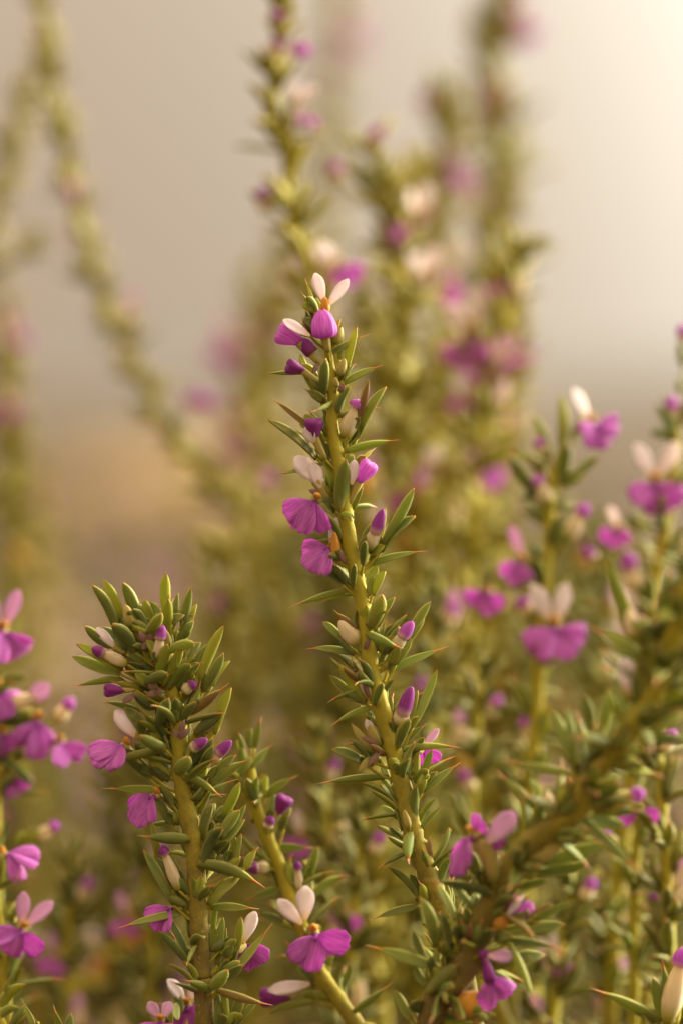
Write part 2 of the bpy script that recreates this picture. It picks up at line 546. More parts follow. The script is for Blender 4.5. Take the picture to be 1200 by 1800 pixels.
class Stem:
    """one flowering stem: Empty at its foot, parts stem / leaf / flower / bud"""

    def __init__(self, label, pts, z=FOCUS, foot=None, group='flowering stems of the shrub', stuff=False, age0=0.0, age1=0.8, seed=0,
                 name='flowering_stem', wild=1.0):
        # pts: (px, py, r_px [, z])  from the top down
        self.rnd = random.Random(seed * 7919 + 13)
        self.z, self.stuff = z, stuff
        self.tints = (.15, .85)
        self.shade = 1.0
        W, R = [], []
        for p in pts:
            zz = p[3] if len(p) > 3 else z
            W.append(P(p[0], p[1], zz)); R.append(p[2] * U * (.9 if wild else 1))
        self.nvis = len(W)
        low = W[-1]
        if foot is None:
            foot = (low.x * 0.75 + self.rnd.uniform(-.02, .02), low.y + self.rnd.uniform(0.0, .03))
        d = (W[-1] - W[-2]).normalized()
        gp = Vector((foot[0], foot[1], -0.004))
        if low.z > 0.05:
            h = low.z
            W.append(low + d * (h * 0.30) * 0.6 + (gp - low) * 0.12); R.append(R[-1] * 1.08)
            W.append(gp + (low - gp) * 0.30 + Vector((d.x, d.y, 0)) * 0.02); R.append(R[-1] * 1.12)
        W.append(gp); R.append(R[-1] * 1.15)
        self.C, self.R = catmull(W, R, 12 * U)
        # arc lengths
        self.S = [0.0]
        for i in range(1, len(self.C)):
            self.S.append(self.S[-1] + (self.C[i] - self.C[i - 1]).length)
        ph = self.rnd.uniform(0, 6)
        self.R = [r * (1 + .07 * math.sin(s / (9 * U) + ph) * math.sin(s / (23 * U) + 2 * ph) + .05 * math.sin(s / (4.1 * U))) for r, s in zip(self.R, self.S)]
        # index where the visible control points end
        e = min(range(len(self.C)), key=lambda i: (self.C[i] - low).length)
        self.end = e
        self.tot = self.S[e]
        self.foot = gp
        self.root = bpy.data.objects.new(name, None)
        self.root.empty_display_size = 0.01
        COL.objects.link(self.root)
        self.root.location = gp
        self.root['label'] = label
        self.root['category'] = 'plant stem'
        self.root['group'] = group
        self.tubes = Tubes()
        ages = [min(1.0, age0 + (age1 - age0) * s / max(1e-6, self.tot)) for s in self.S]
        self.tubes.add(self.C, self.R, 10 if not stuff else 6, ages, 0.07, self.rnd)
        self.lv, self.lf, self.la, self.le, self.lt = [], [], [], [], []

    # -- geometry queries
    def near(self, w):
        i = min(range(len(self.C)), key=lambda k: (self.C[k] - w).length_squared)
        return i

    def at(self, s):
        i = 0
        lo, hi = 0, len(self.S) - 1
        while lo < hi:
            mid = (lo + hi) // 2
            if self.S[mid] < s:
                lo = mid + 1
            else:
                hi = mid
        return lo

    def axis(self, i):
        return (self.C[max(0, i - 2)] - self.C[min(len(self.C) - 1, i + 2)]).normalized()   # towards the tip

    def spur(self, w, r=2.4, dress=True):
        i = self.near(w)
        d = (w - self.C[i]).length
        if d > self.R[i] * 0.9:
            j = min(len(self.C) - 1, self.at(self.S[i] + min(d * 0.7, 40 * U)))
            a = self.C[j]
            mid = (a + w) * 0.5 - self.axis(j) * d * 0.12
            pts, rr = catmull([a, mid, w], [r * 1.5 * U, r * 1.1 * U, r * U], 14 * U)
            self.tubes.add(pts, rr, 6, [0.3] * len(pts))
            if d > self.R[i] + 16 * U and dress and not self.stuff:
                rnd = self.rnd
                A = self.axis(i)
                out = (w - self.C[i]).normalized()
                for k in range(2 if d < 50 * U else 3):
                    b0 = self.C[i].lerp(w, rnd.uniform(.35, .8)) - A * rnd.uniform(0, 8) * U
                    dd = (A * rnd.uniform(.3, 1) + out * rnd.uniform(.2, .9) + V(rnd.uniform(-.3, .3), 0, rnd.uniform(-.5, .5))).normalized()
                    self.leaf_w(b0, b0 + dd * rnd.uniform(24, 50) * U, rnd.uniform(13, 19) * U, 'blunt', rnd.choice((GREEN, DARKG, BRIGHT)),
                                nh=V(rnd.uniform(-.4, .4), rnd.uniform(-.2, .6), rnd.choice((-1, 1))))

    # -- leaf between two world points
    def leaf_w(self, b, t, w, kind='blunt', col=GREEN, ci=None, nh=None, tint=None):
        rnd = self.rnd
        d = t - b
        Lg = d.length
        if ci is None:
            ci = rnd.choice((0, 1, 1, 2))
        if nh is None:
            i = self.near((b * 0.6 + t * 0.4))
            A = self.axis(i)
            rad = (b * 0.5 + t * 0.5) - self.C[i]
            rad = rad - A * rad.dot(A)
            rad = rad.normalized() if rad.length > 1e-6 else V(0, 0, 1)
            dn = d.normalized()
            nh = A * max(0.15, dn.dot(rad)) - rad * max(0.0, dn.dot(A))
            nh = nh + Vector((rnd.uniform(-.35, .35), rnd.uniform(-.35, .35), rnd.uniform(-.35, .35)))
        M = Matrix.Translation(b) @ frame(d, nh) @ Matrix.Diagonal((w, Lg, w, 1))
        if self.stuff:
            v_, f_, a_, e_ = LOWLEAF[kind, ci]
            o = len(self.lv)
            tn = rnd.uniform(*self.tints) if tint is None else tint
            M2 = Matrix.Translation(-self.foot) @ M
            for q in v_:
                self.lv.append(M2 @ Vector(q))
            self.lf += [tuple(o + k for k in f) for f in f_]
            self.la += a_; self.le += e_; self.lt += [tn] * len(v_)
            return None
        o = link('leaf', LEAF[kind, ci], self.root)
        o.matrix_basis = Matrix.Translation(-self.foot) @ M
        j = 1 + rnd.uniform(-.24, .26)
        if rnd.random() < .03:
            col = DRY
        o.color = (col[0] * j * rnd.uniform(.93, 1.1), col[1] * j, col[2] * j * rnd.uniform(.85, 1.15), 1)
        if kind == 'spiny':
            s = link('spine', SPINE[ci], o)
        return o

    def leaf(self, bx, by, tx, ty, w, kind='blunt', depth='s', col=GREEN, ci=None):
        rnd = self.rnd
        l2 = math.hypot(tx - bx, ty - by)
        if depth == 'f':
            zb, zt = rnd.uniform(10, 18), rnd.uniform(10, 18) + max(14, min(48, 95 - l2))
        elif depth == 'b':
            zb, zt = -rnd.uniform(6, 16), -rnd.uniform(20, 45)
        else:
            zb = rnd.uniform(-8, 8); zt = zb + rnd.uniform(-0.22, 0.26) * l2
        i0 = self.near(P(bx, by, self.z))
        zc = (self.C[i0] - CAM).dot(VF)
        b = P(bx, by, zc, zb); t = P(tx, ty, zc, zt)
        k = zc / FOCUS
        A = self.axis(i0)
        dn = (t - b).normalized()
        rad = (b + t) * 0.5 - self.C[i0]
        rad = rad - A * rad.dot(A)
        rad = rad.normalized() if rad.length > 1e-6 else V(0, 0, 1)
        nh = A * max(0.15, dn.dot(rad)) - rad * max(0.0, dn.dot(A))      # upper face towards the stem
        zc_ = -nh.dot(VF)
        turn = 1.0 if (zc_ > 0 and depth != 'f') or (depth == 's' and rnd.random() < .35) else -1.0
        nh = nh * rnd.uniform(.35, .9) + V(0, 0, turn) * 1.0 + V(rnd.uniform(-.2, .2), rnd.uniform(-.2, .2), 0)
        o = self.leaf_w(b, t, w * U * k * .93, kind, col, ci, nh=nh)
        self.spur(b)
        return o

    def leaves(self, rows):
        for r in rows:
            bx, by, tx, ty, w = r[:5]
            kind, depth, col = 'blunt', 's', GREEN
            for c in r[5] if len(r) > 5 else '':
                if c == 'S': kind = 'spiny'
                elif c in 'fb': depth = c
                elif c == 'B': col = BRIGHT
                elif c == 'D': col = DARKG
                elif c == 'Y': col = YELLOW
                elif c == 'R': col = DRY
            self.leaf(bx, by, tx, ty, w, kind, depth, col)

    # -- node of a spreading spiny leaf with a tuft of short leaves in its axil
    def tuft(self, s, az, size=1.0, n=4, only_back=False, young=0.0):
        rnd = self.rnd
        i = self.at(s)
        A = self.axis(i)
        c, r = self.C[i], self.R[i]
        e1 = A.cross(VF)
        e1 = e1.normalized() if e1.length > 1e-4 else VR.copy()
        e2 = e1.cross(A)
        if e2.dot(VF) > 0:
            e2 = -e2             # towards the camera
        def rad(a):
            return e1 * math.cos(a) + e2 * math.sin(a)
        q = rad(az)
        if only_back and q.dot(VF) < -0.25:
            return
        Lm = 88 * U * size * rnd.uniform(.8, 1.2)
        th = math.radians(rnd.uniform(58, 98)) * (1 - 0.55 * young)
        d = A * math.cos(th) + q * math.sin(th)
        b = c + q * r * 0.8
        cg = BRIGHT if rnd.random() < 0.15 + 0.5 * young else (DARKG if rnd.random() < .3 else GREEN)
        self.leaf_w(b, b + d * Lm, 19 * U * size * rnd.uniform(.8, 1.15), 'spiny', cg, nh=A, ci=rnd.choice((1, 1, 2)))
        for k in range(n):
            a2 = az + rnd.uniform(-.75, .75)
            q2 = rad(a2)
            th = math.radians(rnd.uniform(14, 52))
            d = A * math.cos(th) + q2 * math.sin(th)
            Ls = 66 * U * size * rnd.uniform(.5, 1.3)
            b2 = c + q2 * r * 0.8 + A * rnd.uniform(2, 10) * U * size
            nh = A * math.sin(th) - q2 * math.cos(th)
            cg = BRIGHT if rnd.random() < 0.2 + 0.5 * young else (DARKG if rnd.random() < .25 else GREEN)
            self.leaf_w(b2, b2 + d * Ls, 20 * U * size * rnd.uniform(.75, 1.2), 'spiny' if rnd.random() < .4 else 'blunt', cg, nh=nh)

    def grow(self, a=0.0, b=1.0, spacing=44, size=1.0, n=4, only_back=False, crown=True):
        s = a * self.tot
        az = self.rnd.uniform(0, 6.28)
        while s < b * self.tot:
            fr = s / self.tot
            sz = size * (0.7 + 0.3 * min(1, fr * 6))
            self.tuft(max(s, 2 * U), az, sz, n, only_back, young=max(0, 0.8 - fr * 7) if crown else 0)
            az += 2.4 + self.rnd.uniform(-.3, .3)
            s += spacing * U * (0.55 + 0.45 * min(1, fr * 5)) * self.rnd.uniform(.75, 1.25)

    # -- flowers
    def flower(self, px, py, ua=90, face=(0, -.25, 1), s=1.0, off=8, wings=2, lips=4, pink=False, spread=62, wlen=60, lob=47, z=None, tube=34, uz=0.15, lw=38):
        rnd = self.rnd
        zc = z if z is not None else (self.C[self.near(P(px, py, self.z))] - CAM).dot(VF)
        k = zc / FOCUS
        Mw = P(px, py, zc, off)
        Uv = V(math.cos(math.radians(ua)), math.sin(math.radians(ua)), uz).normalized()
        Fv = V(*face)
        Fv = (Fv - Uv * Fv.dot(Uv)).normalized()
        Xv = Uv.cross(Fv)
        R4 = Matrix((Xv, Uv, Fv)).transposed().to_4x4()     # local X side, Y up (wings), Z forward
        q = U * s * k if self.stuff is False else U * s * k
        T = Matrix.Translation(Mw - self.foot) @ R4
        fl = link('flower', CALYX, self.root)
        base = Vector((0, -2, -tube)) * q
        fl.matrix_basis = T @ Matrix.Translation(base) @ Matrix.Rotation(math.radians(90), 4, 'X') @ Matrix.Diagonal((17 * q, (tube + 2) * q, 17 * q, 1))
        inv = fl.matrix_basis.inverted()

        def sub(name, me, M):
            o = link(name, me, fl)
            o.matrix_parent_inverse = inv
            o.matrix_basis = M
            return o
        th = sub('throat', THROAT, T @ Matrix.Translation(Vector((0, 3, -7)) * q) @ Matrix.Rotation(math.radians(62), 4, 'X') @ Matrix.Diagonal((15 * q, 20 * q, 14 * q, 1)))
        wm = PINKWING if pink else WING
        for w in range(wings):
            sg = 1 if w == 0 else -1
            tilt = sg * rnd.uniform(15, 32)
            M = T @ Matrix.Translation(Vector((-sg * 4, 5, -2)) * q) @ Matrix.Rotation(math.radians(tilt), 4, 'Z') @ \
                Matrix.Rotation(math.radians(rnd.uniform(-6, 16)), 4, 'X') @ Matrix.Rotation(math.radians(sg * rnd.uniform(0, 35)), 4, 'Y') @ \
                Matrix.Diagonal((25 * q, wlen * q * rnd.uniform(.92, 1.06), 25 * q, 1))
            sub('wing_petal', rnd.choice(wm), M)
        sub('keel', KEEL, T @ Matrix.Translation(Vector((0, -3, -6)) * q) @ Matrix.Rotation(math.radians(112), 4, 'X') @ Matrix.Diagonal((13 * q, 22 * q, 13 * q, 1)))
        for l in range(lips):
            a = (-spread + 2 * spread * l / max(1, lips - 1)) if lips > 1 else 0
            a += rnd.uniform(-6, 6)
            ll = lob * rnd.uniform(.9, 1.12)
            # a lip petal points down (-Y), arches forward first
            M = T @ Matrix.Translation(Vector((a * 0.05, -5, 9 + (l % 2) * 2)) * q) @ Matrix.Rotation(math.radians(180 + a), 4, 'Z') @ \
                Matrix.Rotation(math.radians(rnd.uniform(10, 40)), 4, 'X') @ Matrix.Rotation(math.radians(rnd.uniform(-17, 17)), 4, 'Y') @ Matrix.Diagonal((lw * q * rnd.uniform(.88, 1.1), ll * q, 36 * q, 1))
            sub('lip_petal', rnd.choice(LIP), M)
        for sgn in (-1, 1):
            sub('sepal', SEPAL, T @ Matrix.Translation(Vector((sgn * 5, -2, -tube)) * q) @ Matrix.Rotation(math.radians(90), 4, 'X') @
                Matrix.Rotation(math.radians(-sgn * 14), 4, 'Z') @ Matrix.Rotation(math.radians(sgn * 70), 4, 'Y') @ Matrix.Diagonal((10 * q, (tube - 4) * q, 10 * q, 1)))
        self.spur((T @ Matrix.Translation(base)).translation + self.foot)
        return fl

    def podpart(self, name, me, bx, by, tx, ty, w, off=0, toff=None, z=None, parent=None, spur=True):
        zc = z if z is not None else (self.C[self.near(P(bx, by, self.z))] - CAM).dot(VF)
        b, t = P(bx, by, zc, off), P(tx, ty, zc, off if toff is None else toff)
        o = link(name, me, parent or self.root)
        M = Matrix.Translation(b - self.foot) @ frame(t - b, V(0, 0, 1)) @ Matrix.Diagonal((w * U * zc / FOCUS, (t - b).length, w * U * zc / FOCUS, 1))
        if parent is None:
            o.matrix_basis = M
            if spur:
                self.spur(b)
        else:
            self.under(o, parent, M)
        return o

    def under(self, o, parent, M):
        inv = parent.matrix_basis.inverted()
        if parent.parent is not self.root and parent is not self.root:
            inv = parent.matrix_parent_inverse.inverted() @ inv
        o.matrix_parent_inverse = inv
        o.matrix_basis = M

    def bud(self, bx, by, tx, ty, w, off=8, tip=0.55, dark=False, cream=True, tw=0.92):
        """cream or green calyx with a purple tip over the last part"""
        o = self.podpart('bud', CREAM if cream else GREENBUD, bx, by, bx + (tx - bx) * (1 - tip * .62), by + (ty - by) * (1 - tip * .62), w, off, off + 4)
        if tip > 0:
            cx, cy = bx + (tx - bx) * (1 - tip), by + (ty - by) * (1 - tip)
            self.podpart('bud_tip', DARKTIP if dark else BUDTIP, cx, cy, tx, ty, w * tw, off + 6, off + 9, parent=o)
        return o

    def hood(self, bx, by, tx, ty, w, off=10, dark=False, calyx=None, front=False):
        """half-open purple flower seen from the side; calyx gives the px of its foot"""
        if calyx:
            o = self.podpart('flower', CALYX, calyx[0], calyx[1], bx + (tx - bx) * .2, by + (ty - by) * .2, w * .46, off - 2, off)
            self.podpart('hood_petal', DARKHOOD if dark else (HOOD if front else SIDEHOOD), bx, by, tx, ty, w, off, off + 4, parent=o)
        else:
            o = self.podpart('flower', DARKHOOD if dark else (HOOD if front else SIDEHOOD), bx, by, tx, ty, w, off, off + 4)
        return o

    def petal(self, parent, bx, by, tx, ty, w, off=10, pink=False, name='wing_petal', mesh=None, roll=(0, 0, 1)):
        zc = (self.C[self.near(P(bx, by, self.z))] - CAM).dot(VF)
        b, t = P(bx, by, zc, off), P(tx, ty, zc, off + 6)
        o = link(name, mesh or (PINKWING if pink else WING)[self.rnd.randrange(3)], parent)
        M = Matrix.Translation(b - self.foot) @ frame(t - b, V(*roll)) @ Matrix.Diagonal((w * U, (t - b).length, w * U, 1))
        self.under(o, parent, M)
        return o

    def done(self):
        me = mesh_from('stem', [v - self.foot for v in self.tubes.v], self.tubes.f, M_STEM, {'age': self.tubes.age})
        link('stem', me, self.root)
        if self.lv:
            me = mesh_from('foliage', self.lv, self.lf, M_LEAF, {'along': self.la, 'edge': self.le, 'tint': self.lt})
            o = link('foliage', me, self.root)
            o['kind'] = 'stuff'
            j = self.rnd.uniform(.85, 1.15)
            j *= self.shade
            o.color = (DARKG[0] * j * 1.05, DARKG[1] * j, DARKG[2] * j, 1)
        return self


# ------------------------------------------------------------------ ground, hills, stones, low shrubs
def ground_mat():
    m, N, L = nodes_of('dry_ground')
    a = noise(N, L, 0.35, 5.0)
    b = noise(N, L, 2.2, 5.0)
    c = mixrgb(N, L, ramp(N, L, a, (0.35, 0.65)), (0.070, 0.046, 0.026), (0.056, 0.038, 0.017))
    c = mixrgb(N, L, ramp(N, L, b, (0.50, 0.68)), c, (0.065, 0.055, 0.018))
    d = noise(N, L, 60.0, 4.0)
    c = mixrgb(N, L, ramp(N, L, d, (0.55, 0.75)), c, (0.085, 0.06, 0.03))
    return finish(m, N, L, c, 0.9, 0.0, spec=0.1, bump=d, bump_s=0.5, bump_d=0.01)


def hill_mat():
    m, N, L = nodes_of('far_hill')
    a = noise(N, L, 0.004, 5.0)
    c = mixrgb(N, L, ramp(N, L, a, (0.3, 0.7)), (0.12, 0.116, 0.108), (0.15, 0.145, 0.135))
    return finish(m, N, L, c, 1.0, 0.0, spec=0.0)


def stone_mat():
    m, N, L = nodes_of('pale_stone')
    a = noise(N, L, 14.0, 5.0)
    c = mixrgb(N, L, a, (0.36, 0.25, 0.115), (0.27, 0.185, 0.09))
    return finish(m, N, L, c, 0.85, 0.0, spec=0.15, bump=a, bump_s=0.6, bump_d=0.004)


def shrub_mat():
    m, N, L = nodes_of('shrub_leaf')
    c = mixrgb(N, L, attr(N, 'tint'), (0.050, 0.052, 0.018), (0.16, 0.125, 0.038))
    return finish(m, N, L, c, 0.6, 0.25, spec=0.2)


def build_ground():
    v, f = [], []
    rings = [0.0, 0.3, 0.6, 1, 1.6, 2.4, 3.5, 5, 7, 10, 15, 25, 45, 90, 200, 500, 1200, 4000]
    n = 72
    rnd = random.Random(3)
    for r in rings:
        for j in range(n):
            a = 2 * math.pi * j / n
            h = 0.0
            if 1.0 < r < 200:
                h = -0.012 * min(r, 8) * (0.5 + 0.5 * rnd.uniform(-1, 1)) * 0.4
            v.append((math.cos(a) * r, math.sin(a) * r, h))
    for i in range(len(rings) - 1):
        for j in range(n):
            p, q = i * n + j, i * n + (j + 1) % n
            f.append((p, q, q + n, p + n))
    o = link('ground', mesh_from('ground', v, f, ground_mat()))
    o['kind'] = 'structure'


def build_hills():
    v, f = [], []
    n = 160
    rnd = random.Random(8)
    ph = [rnd.uniform(0, 6.28) for _ in range(6)]
    for j in range(n + 1):
        az = math.radians(-80 + 160 * j / n)
        deg = math.degrees(az)
        h = 25 + 9 * math.sin(deg * .42 + ph[0]) + 4 * math.sin(deg * 1.1 + ph[1]) + 2 * math.sin(deg * 2.7 + ph[2])
        h = max(4, h)
        for (r, z) in ((1700, -2), (1850, h * .5), (2050, h), (2300, h * .8), (2700, -2)):
            v.append((math.sin(az) * r, math.cos(az) * r, z))
    for j in range(n):
        for k in range(4):
            a = j * 5 + k
            f.append((a, a + 1, a + 6, a + 5))
    o = link('hills', mesh_from('hills', v, f, hill_mat()))
    o['kind'] = 'structure'


M_SHRUB = shrub_mat()
M_STONE = stone_mat()


def ground_at(px, py):
    """ground point seen at a photo position"""
    d = (VF + VR * ((px - 600) * 2e-4) + VU * ((900 - py) * 2e-4))
    t = -CAM.z / d.z
    return CAM + d * t


def shrub(px, py, w, h, label, seed, dry=0.3, bloom=0.1):
    rnd = random.Random(seed)
    c = ground_at(px, py); c.z = -0.01
    v, f, t = [], [], []
    pv, pf = [], []
    n = 520
    for i in range(n):
        u = rnd.random() ** 0.45
        a = rnd.uniform(0, 6.28); e = math.asin(rnd.uniform(0, 1))
        lump = 0.75 + 0.3 * math.sin(3 * a + seed) * math.cos(2 * e + seed)
        p = Vector((math.cos(a) * math.cos(e) * w * .5 * u * lump, math.sin(a) * math.cos(e) * w * .5 * u * lump, math.sin(e) * h * u * lump))
        d = Vector((p.x * .8 / w, p.y * .8 / w, .6 + rnd.uniform(0, .6))).normalized() + Vector((rnd.uniform(-.6, .6), rnd.uniform(-.6, .6), rnd.uniform(-.3, .3)))
        d.normalize()
        s = d.orthogonal().normalized()
        s = (Matrix.Rotation(rnd.uniform(0, 6.28), 3, d) @ s)
        Lf = rnd.uniform(.018, .042); wf = rnd.uniform(.005, .011)
        tgt_v, tgt_f = (pv, pf) if rnd.random() < bloom and u > .7 else (v, f)
        if tgt_v is pv:
            Lf *= .5; wf *= 1.8
        o = len(tgt_v)
        tgt_v += [p, p + d * Lf * .5 + s * wf, p + d * Lf, p + d * Lf * .5 - s * wf]
        tgt_f.append((o, o + 1, o + 2, o + 3))
        if tgt_v is v:
            tn = min(1, max(0, dry + rnd.uniform(-.3, .3)))
            t += [tn] * 4
    root = bpy.data.objects.new('low_shrub', None)
    COL.objects.link(root)
    root.location = c
    root['label'] = label; root['category'] = 'shrub'; root['group'] = 'low shrubs on the plain behind the flowers'
    o = link('foliage', mesh_from('foliage', v, f, M_SHRUB, {'tint': t}, smooth=False), root); o['kind'] = 'stuff'
    if pv:
        b = link('blossoms', mesh_from('blossoms', pv, pf, M_PINK, {'along': [.8] * len(pv)}, smooth=False), root); b['kind'] = 'stuff'
    tb = Tubes()
    for i in range(7):
        a = rnd.uniform(0, 6.28)
        tip = Vector((math.cos(a) * w * .3, math.sin(a) * w * .3, h * .7))
        pts, rr = catmull([Vector((0, 0, -.01)), tip * .45 + Vector((0, 0, h * .1)), tip], [.006, .004, .002], .03)
        tb.add(pts, rr, 5, [.8] * len(pts))
    link('branches', mesh_from('branches', tb.v, tb.f, M_STEM, {'age': tb.age}), root)


def stone(px, py, w, h, label, seed):
    rnd = random.Random(seed)
    c = ground_at(px, py)
    v, f = [], []
    n, m = 14, 8
    for i in range(m + 1):
        e = -0.5 + (math.pi / 2 + 0.5) * i / m
        for j in range(n):
            a = 2 * math.pi * j / n
            r = 1 + 0.13 * math.sin(2 * a + seed) + 0.08 * math.sin(5 * a + e * 3) + rnd.uniform(-.03, .03)
            v.append((math.cos(a) * math.cos(e) * w * .5 * r, math.sin(a) * math.cos(e) * w * .42 * r, math.sin(e) * h * (1 + .05 * math.sin(a * 3))))
    for i in range(m):
        for j in range(n):
            p, q = i * n + j, i * n + (j + 1) % n
            f.append((p, q, q + n, p + n))
    f.append(tuple(range(n))[::-1]); f.append(tuple(range(m * n, m * n + n)))
    o = link('stone', mesh_from('stone', v, f, M_STONE))
    o.location = c
    o['label'] = label; o['category'] = 'stone'


build_ground()
build_hills()
stone(110, 1265, 0.12, 0.10, 'blurred pale tan stone on the ground beyond the tufted left stem', 5)
stone(245, 1900, 0.10, 0.045, 'blurred sandy stone at the bottom between the left edge and tufted stem', 6)
stone(320, 905, 0.9, 0.18, 'broad blurred sandy stone out on the plain left of the middle', 7)
SHRUBS = [
    (40, 960, .7, .20, 'low olive shrub on the plain at the left edge, upper one', .2, .15),
    (230, 1060, .5, .14, 'low yellowish shrub on the plain above the tufted left stem', .6, .12),
    (420, 1040, .6, .17, 'low olive shrub behind the gap left of the middle stem', .4, .12),
    (350, 1290, .35, .14, 'brownish shrub close behind the tufted left stem', .4, .05),
    (120, 1400, .30, .15, 'olive shrub close behind the purple flowers at the left edge', .45, .08),
    (60, 1750, .25, .16, 'dark olive shrub behind the lowest flowers at the left edge', .3, .05),
    (520, 1330, .35, .18, 'olive shrub hidden behind the middle of the sharp stem', .35, .06),
    (700, 1250, .40, .20, 'dark shrub behind the right of the sharp stem', .25, .08),
    (900, 1300, .40, .20, 'dark shrub behind the right stem with four purple flowers', .25, .06),
    (1080, 1250, .40, .17, 'tan green shrub behind the flowers near the right edge', .5, .06),
    (640, 1700, .30, .18, 'dark shrub behind the lower end of the sharp stem', .2, .04),
    (980, 1750, .28, .17, 'brown green shrub behind the thick slanting branch', .35, .04),
    (260, 1650, .25, .15, 'olive brown shrub between the left edge and the tufted stem foot', .5, .05),
    (1000, 930, .8, .15, 'far tan shrub on the plain at the right below the horizon', .6, .08),
    (700, 960, .8, .16, 'far olive shrub on the plain behind the middle stems', .4, .12),
]
for i, (px, py, w, h, lb, dry, bl) in enumerate(SHRUBS):
    shrub(px, py, w, h, lb, 40 + i, dry, bl)
# ------------------------------------------------------------------ sharp middle stem
S = Stem('tall sharp stem in the middle topped by two white petals over a purple bud',
         [(571, 548, 3), (574, 580, 6), (577, 617, 8), (587, 703, 12), (583, 743, 13), (593, 803, 14), (601, 850, 15), (610, 933, 15.5),
          (620, 987, 15.5), (633, 1040, 14), (641, 1090, 14), (647, 1133, 16), (652, 1175, 17), (667, 1233, 16.5), (680, 1287, 17), (697, 1340, 18.5),
          (708, 1390, 19), (730, 1477, 20), (757, 1550, 21), (790, 1640, 22), (830, 1800, 23)], age0=-.12, age1=.72, seed=1)
S.leaves([
    (553, 545, 536, 488, 9, 'SY'), (549, 545, 528, 512, 8, 'SY'), (558, 566, 541, 535, 11, 'D'), (552, 582, 537, 545, 10, 'Y'),
    (563, 548, 558, 526, 8, 'Y'), (540, 585, 532, 562, 9, 'B'), (585, 602, 598, 560, 14, 'Y'), (590, 604, 601, 570, 10, 'B'), (571, 616, 571, 600, 9, 'D'),
    (580, 622, 651, 585, 15, 'S'), (607, 658, 627, 574, 18, 'B'), (597, 632, 600, 565, 14, 'b'),
    (553, 688, 528, 622, 18, 'B'), (568, 694, 573, 631, 20, 'fD'), (532, 656, 462, 657, 10, 'SD'), (604, 673, 673, 642, 18, 'S'),
    (602, 669, 626, 639, 11, 'S'), (589, 698, 602, 674, 12, 'D'), (568, 703, 531, 682, 11, 'SD'), (583, 707, 547, 726, 13, 'Sf'),
    (545, 752, 473, 697, 13, 'SR'), (556, 806, 472, 738, 21, 'D'), (545, 790, 520, 755, 13, 'b'), (560, 700, 545, 690, 9, ''),
    (575, 814, 574, 778, 13, 'D'), (568, 815, 482, 834, 13, 'S'), (626, 752, 647, 667, 16, 'B'), (629, 768, 678, 679, 22, ''),
    (607, 793, 703, 773, 18, 'S'), (602, 788, 600, 760, 14, 'D'), (611, 780, 628, 756, 12, 'D'), (630, 815, 661, 786, 9, 'SYb'),
    (599, 728, 597, 692, 8, 'B'),
    (585, 868, 568, 803, 20, 'B'), (572, 858, 553, 820, 13, 'B'), (596, 894, 608, 807, 29, 'f'), (613, 894, 617, 832, 13, 'D'),
    (621, 896, 637, 856, 13, ''), (588, 901, 554, 862, 20, 'D'), (592, 930, 568, 906, 15, 'bD'), (600, 905, 618, 915, 15, 'f'),
    (673, 955, 727, 857, 23, ''), (671, 968, 729, 906, 25, 'D'), (668, 950, 677, 892, 16, 'Bb'), (642, 995, 754, 968, 16, 'S'),
    (638, 991, 640, 949, 16, 'fD'), (650, 986, 670, 941, 16, 'D'), (602, 1028, 545, 975, 16, 'SD'), (609, 1027, 579, 992, 18, 'D'),
    (620, 1031, 622, 989, 14, 'fD'), (615, 1036, 506, 1068, 16, 'S'), (645, 1035, 662, 991, 21, 'b'), (655, 1045, 676, 1003, 21, 'B'),
    (648, 1045, 655, 1010, 14, ''), (652, 1101, 671, 1042, 30, 'f'), (664, 1101, 694, 1049, 17, ''), (626, 1106, 586, 1071, 15, 'SD'),
    (632, 1111, 627, 1072, 17, 'D'), (602, 1126, 567, 1093, 17, ''), (622, 1151, 596, 1120, 14, 'D'), (622, 1149, 534, 1142, 16, 'SD'),
    (645, 1112, 709, 1138, 21, 'Sf'), (714, 1126, 756, 1057, 20, ''), (711, 1136, 746, 1084, 20, 'B'), (682, 1180, 789, 1137, 18, 'S'),
    (681, 1176, 704, 1145, 15, 'D'), (696, 1166, 723, 1122, 14, ''), (663, 1170, 668, 1130, 14, 'b'), (690, 1128, 700, 1090, 11, 'b'),
    (641, 1236, 594, 1166, 27, 'B'), (628, 1229, 579, 1187, 18, 'D'), (658, 1237, 671, 1196, 17, 'fD'), (668, 1237, 692, 1192, 13, 'D'),
    (659, 1242, 577, 1279, 15, 'S'), (726, 1276, 768, 1177, 18, ''), (716, 1291, 734, 1214, 18, 'D'), (698, 1311, 718, 1259, 23, 'fD'),
    (710, 1304, 751, 1271, 14, 'SD'), (699, 1320, 811, 1313, 18, 'S'), (683, 1311, 664, 1279, 16, 'D'), (642, 1345, 582, 1317, 21, 'D'),
    (648, 1334, 619, 1299, 13, 'D'), (682, 1366, 554, 1376, 16, 'S'), (733, 1378, 733, 1316, 17, 'B'), (742, 1368, 758, 1316, 15, ''),
    (743, 1391, 809, 1341, 18, 'S'), (738, 1391, 768, 1356, 15, 'D'), (688, 1385, 670, 1340, 14, 'b'),
    (727, 1461, 730, 1376, 22, 'f'), (708, 1461, 687, 1406, 18, 'D'), (732, 1458, 764, 1402, 15, ''), (740, 1454, 778, 1412, 13, 'S'),
    (702, 1481, 677, 1446, 15, 'SD'), (720, 1464, 716, 1512, 27, 'Sf'), (733, 1574, 682, 1522, 16, 'D'), (732, 1592, 648, 1617, 17, 'SD'),
    (735, 1575, 720, 1535, 14, 'D'), (700, 1440, 668, 1420, 14, 'b'), (770, 1560, 790, 1505, 18, 'D'),
])
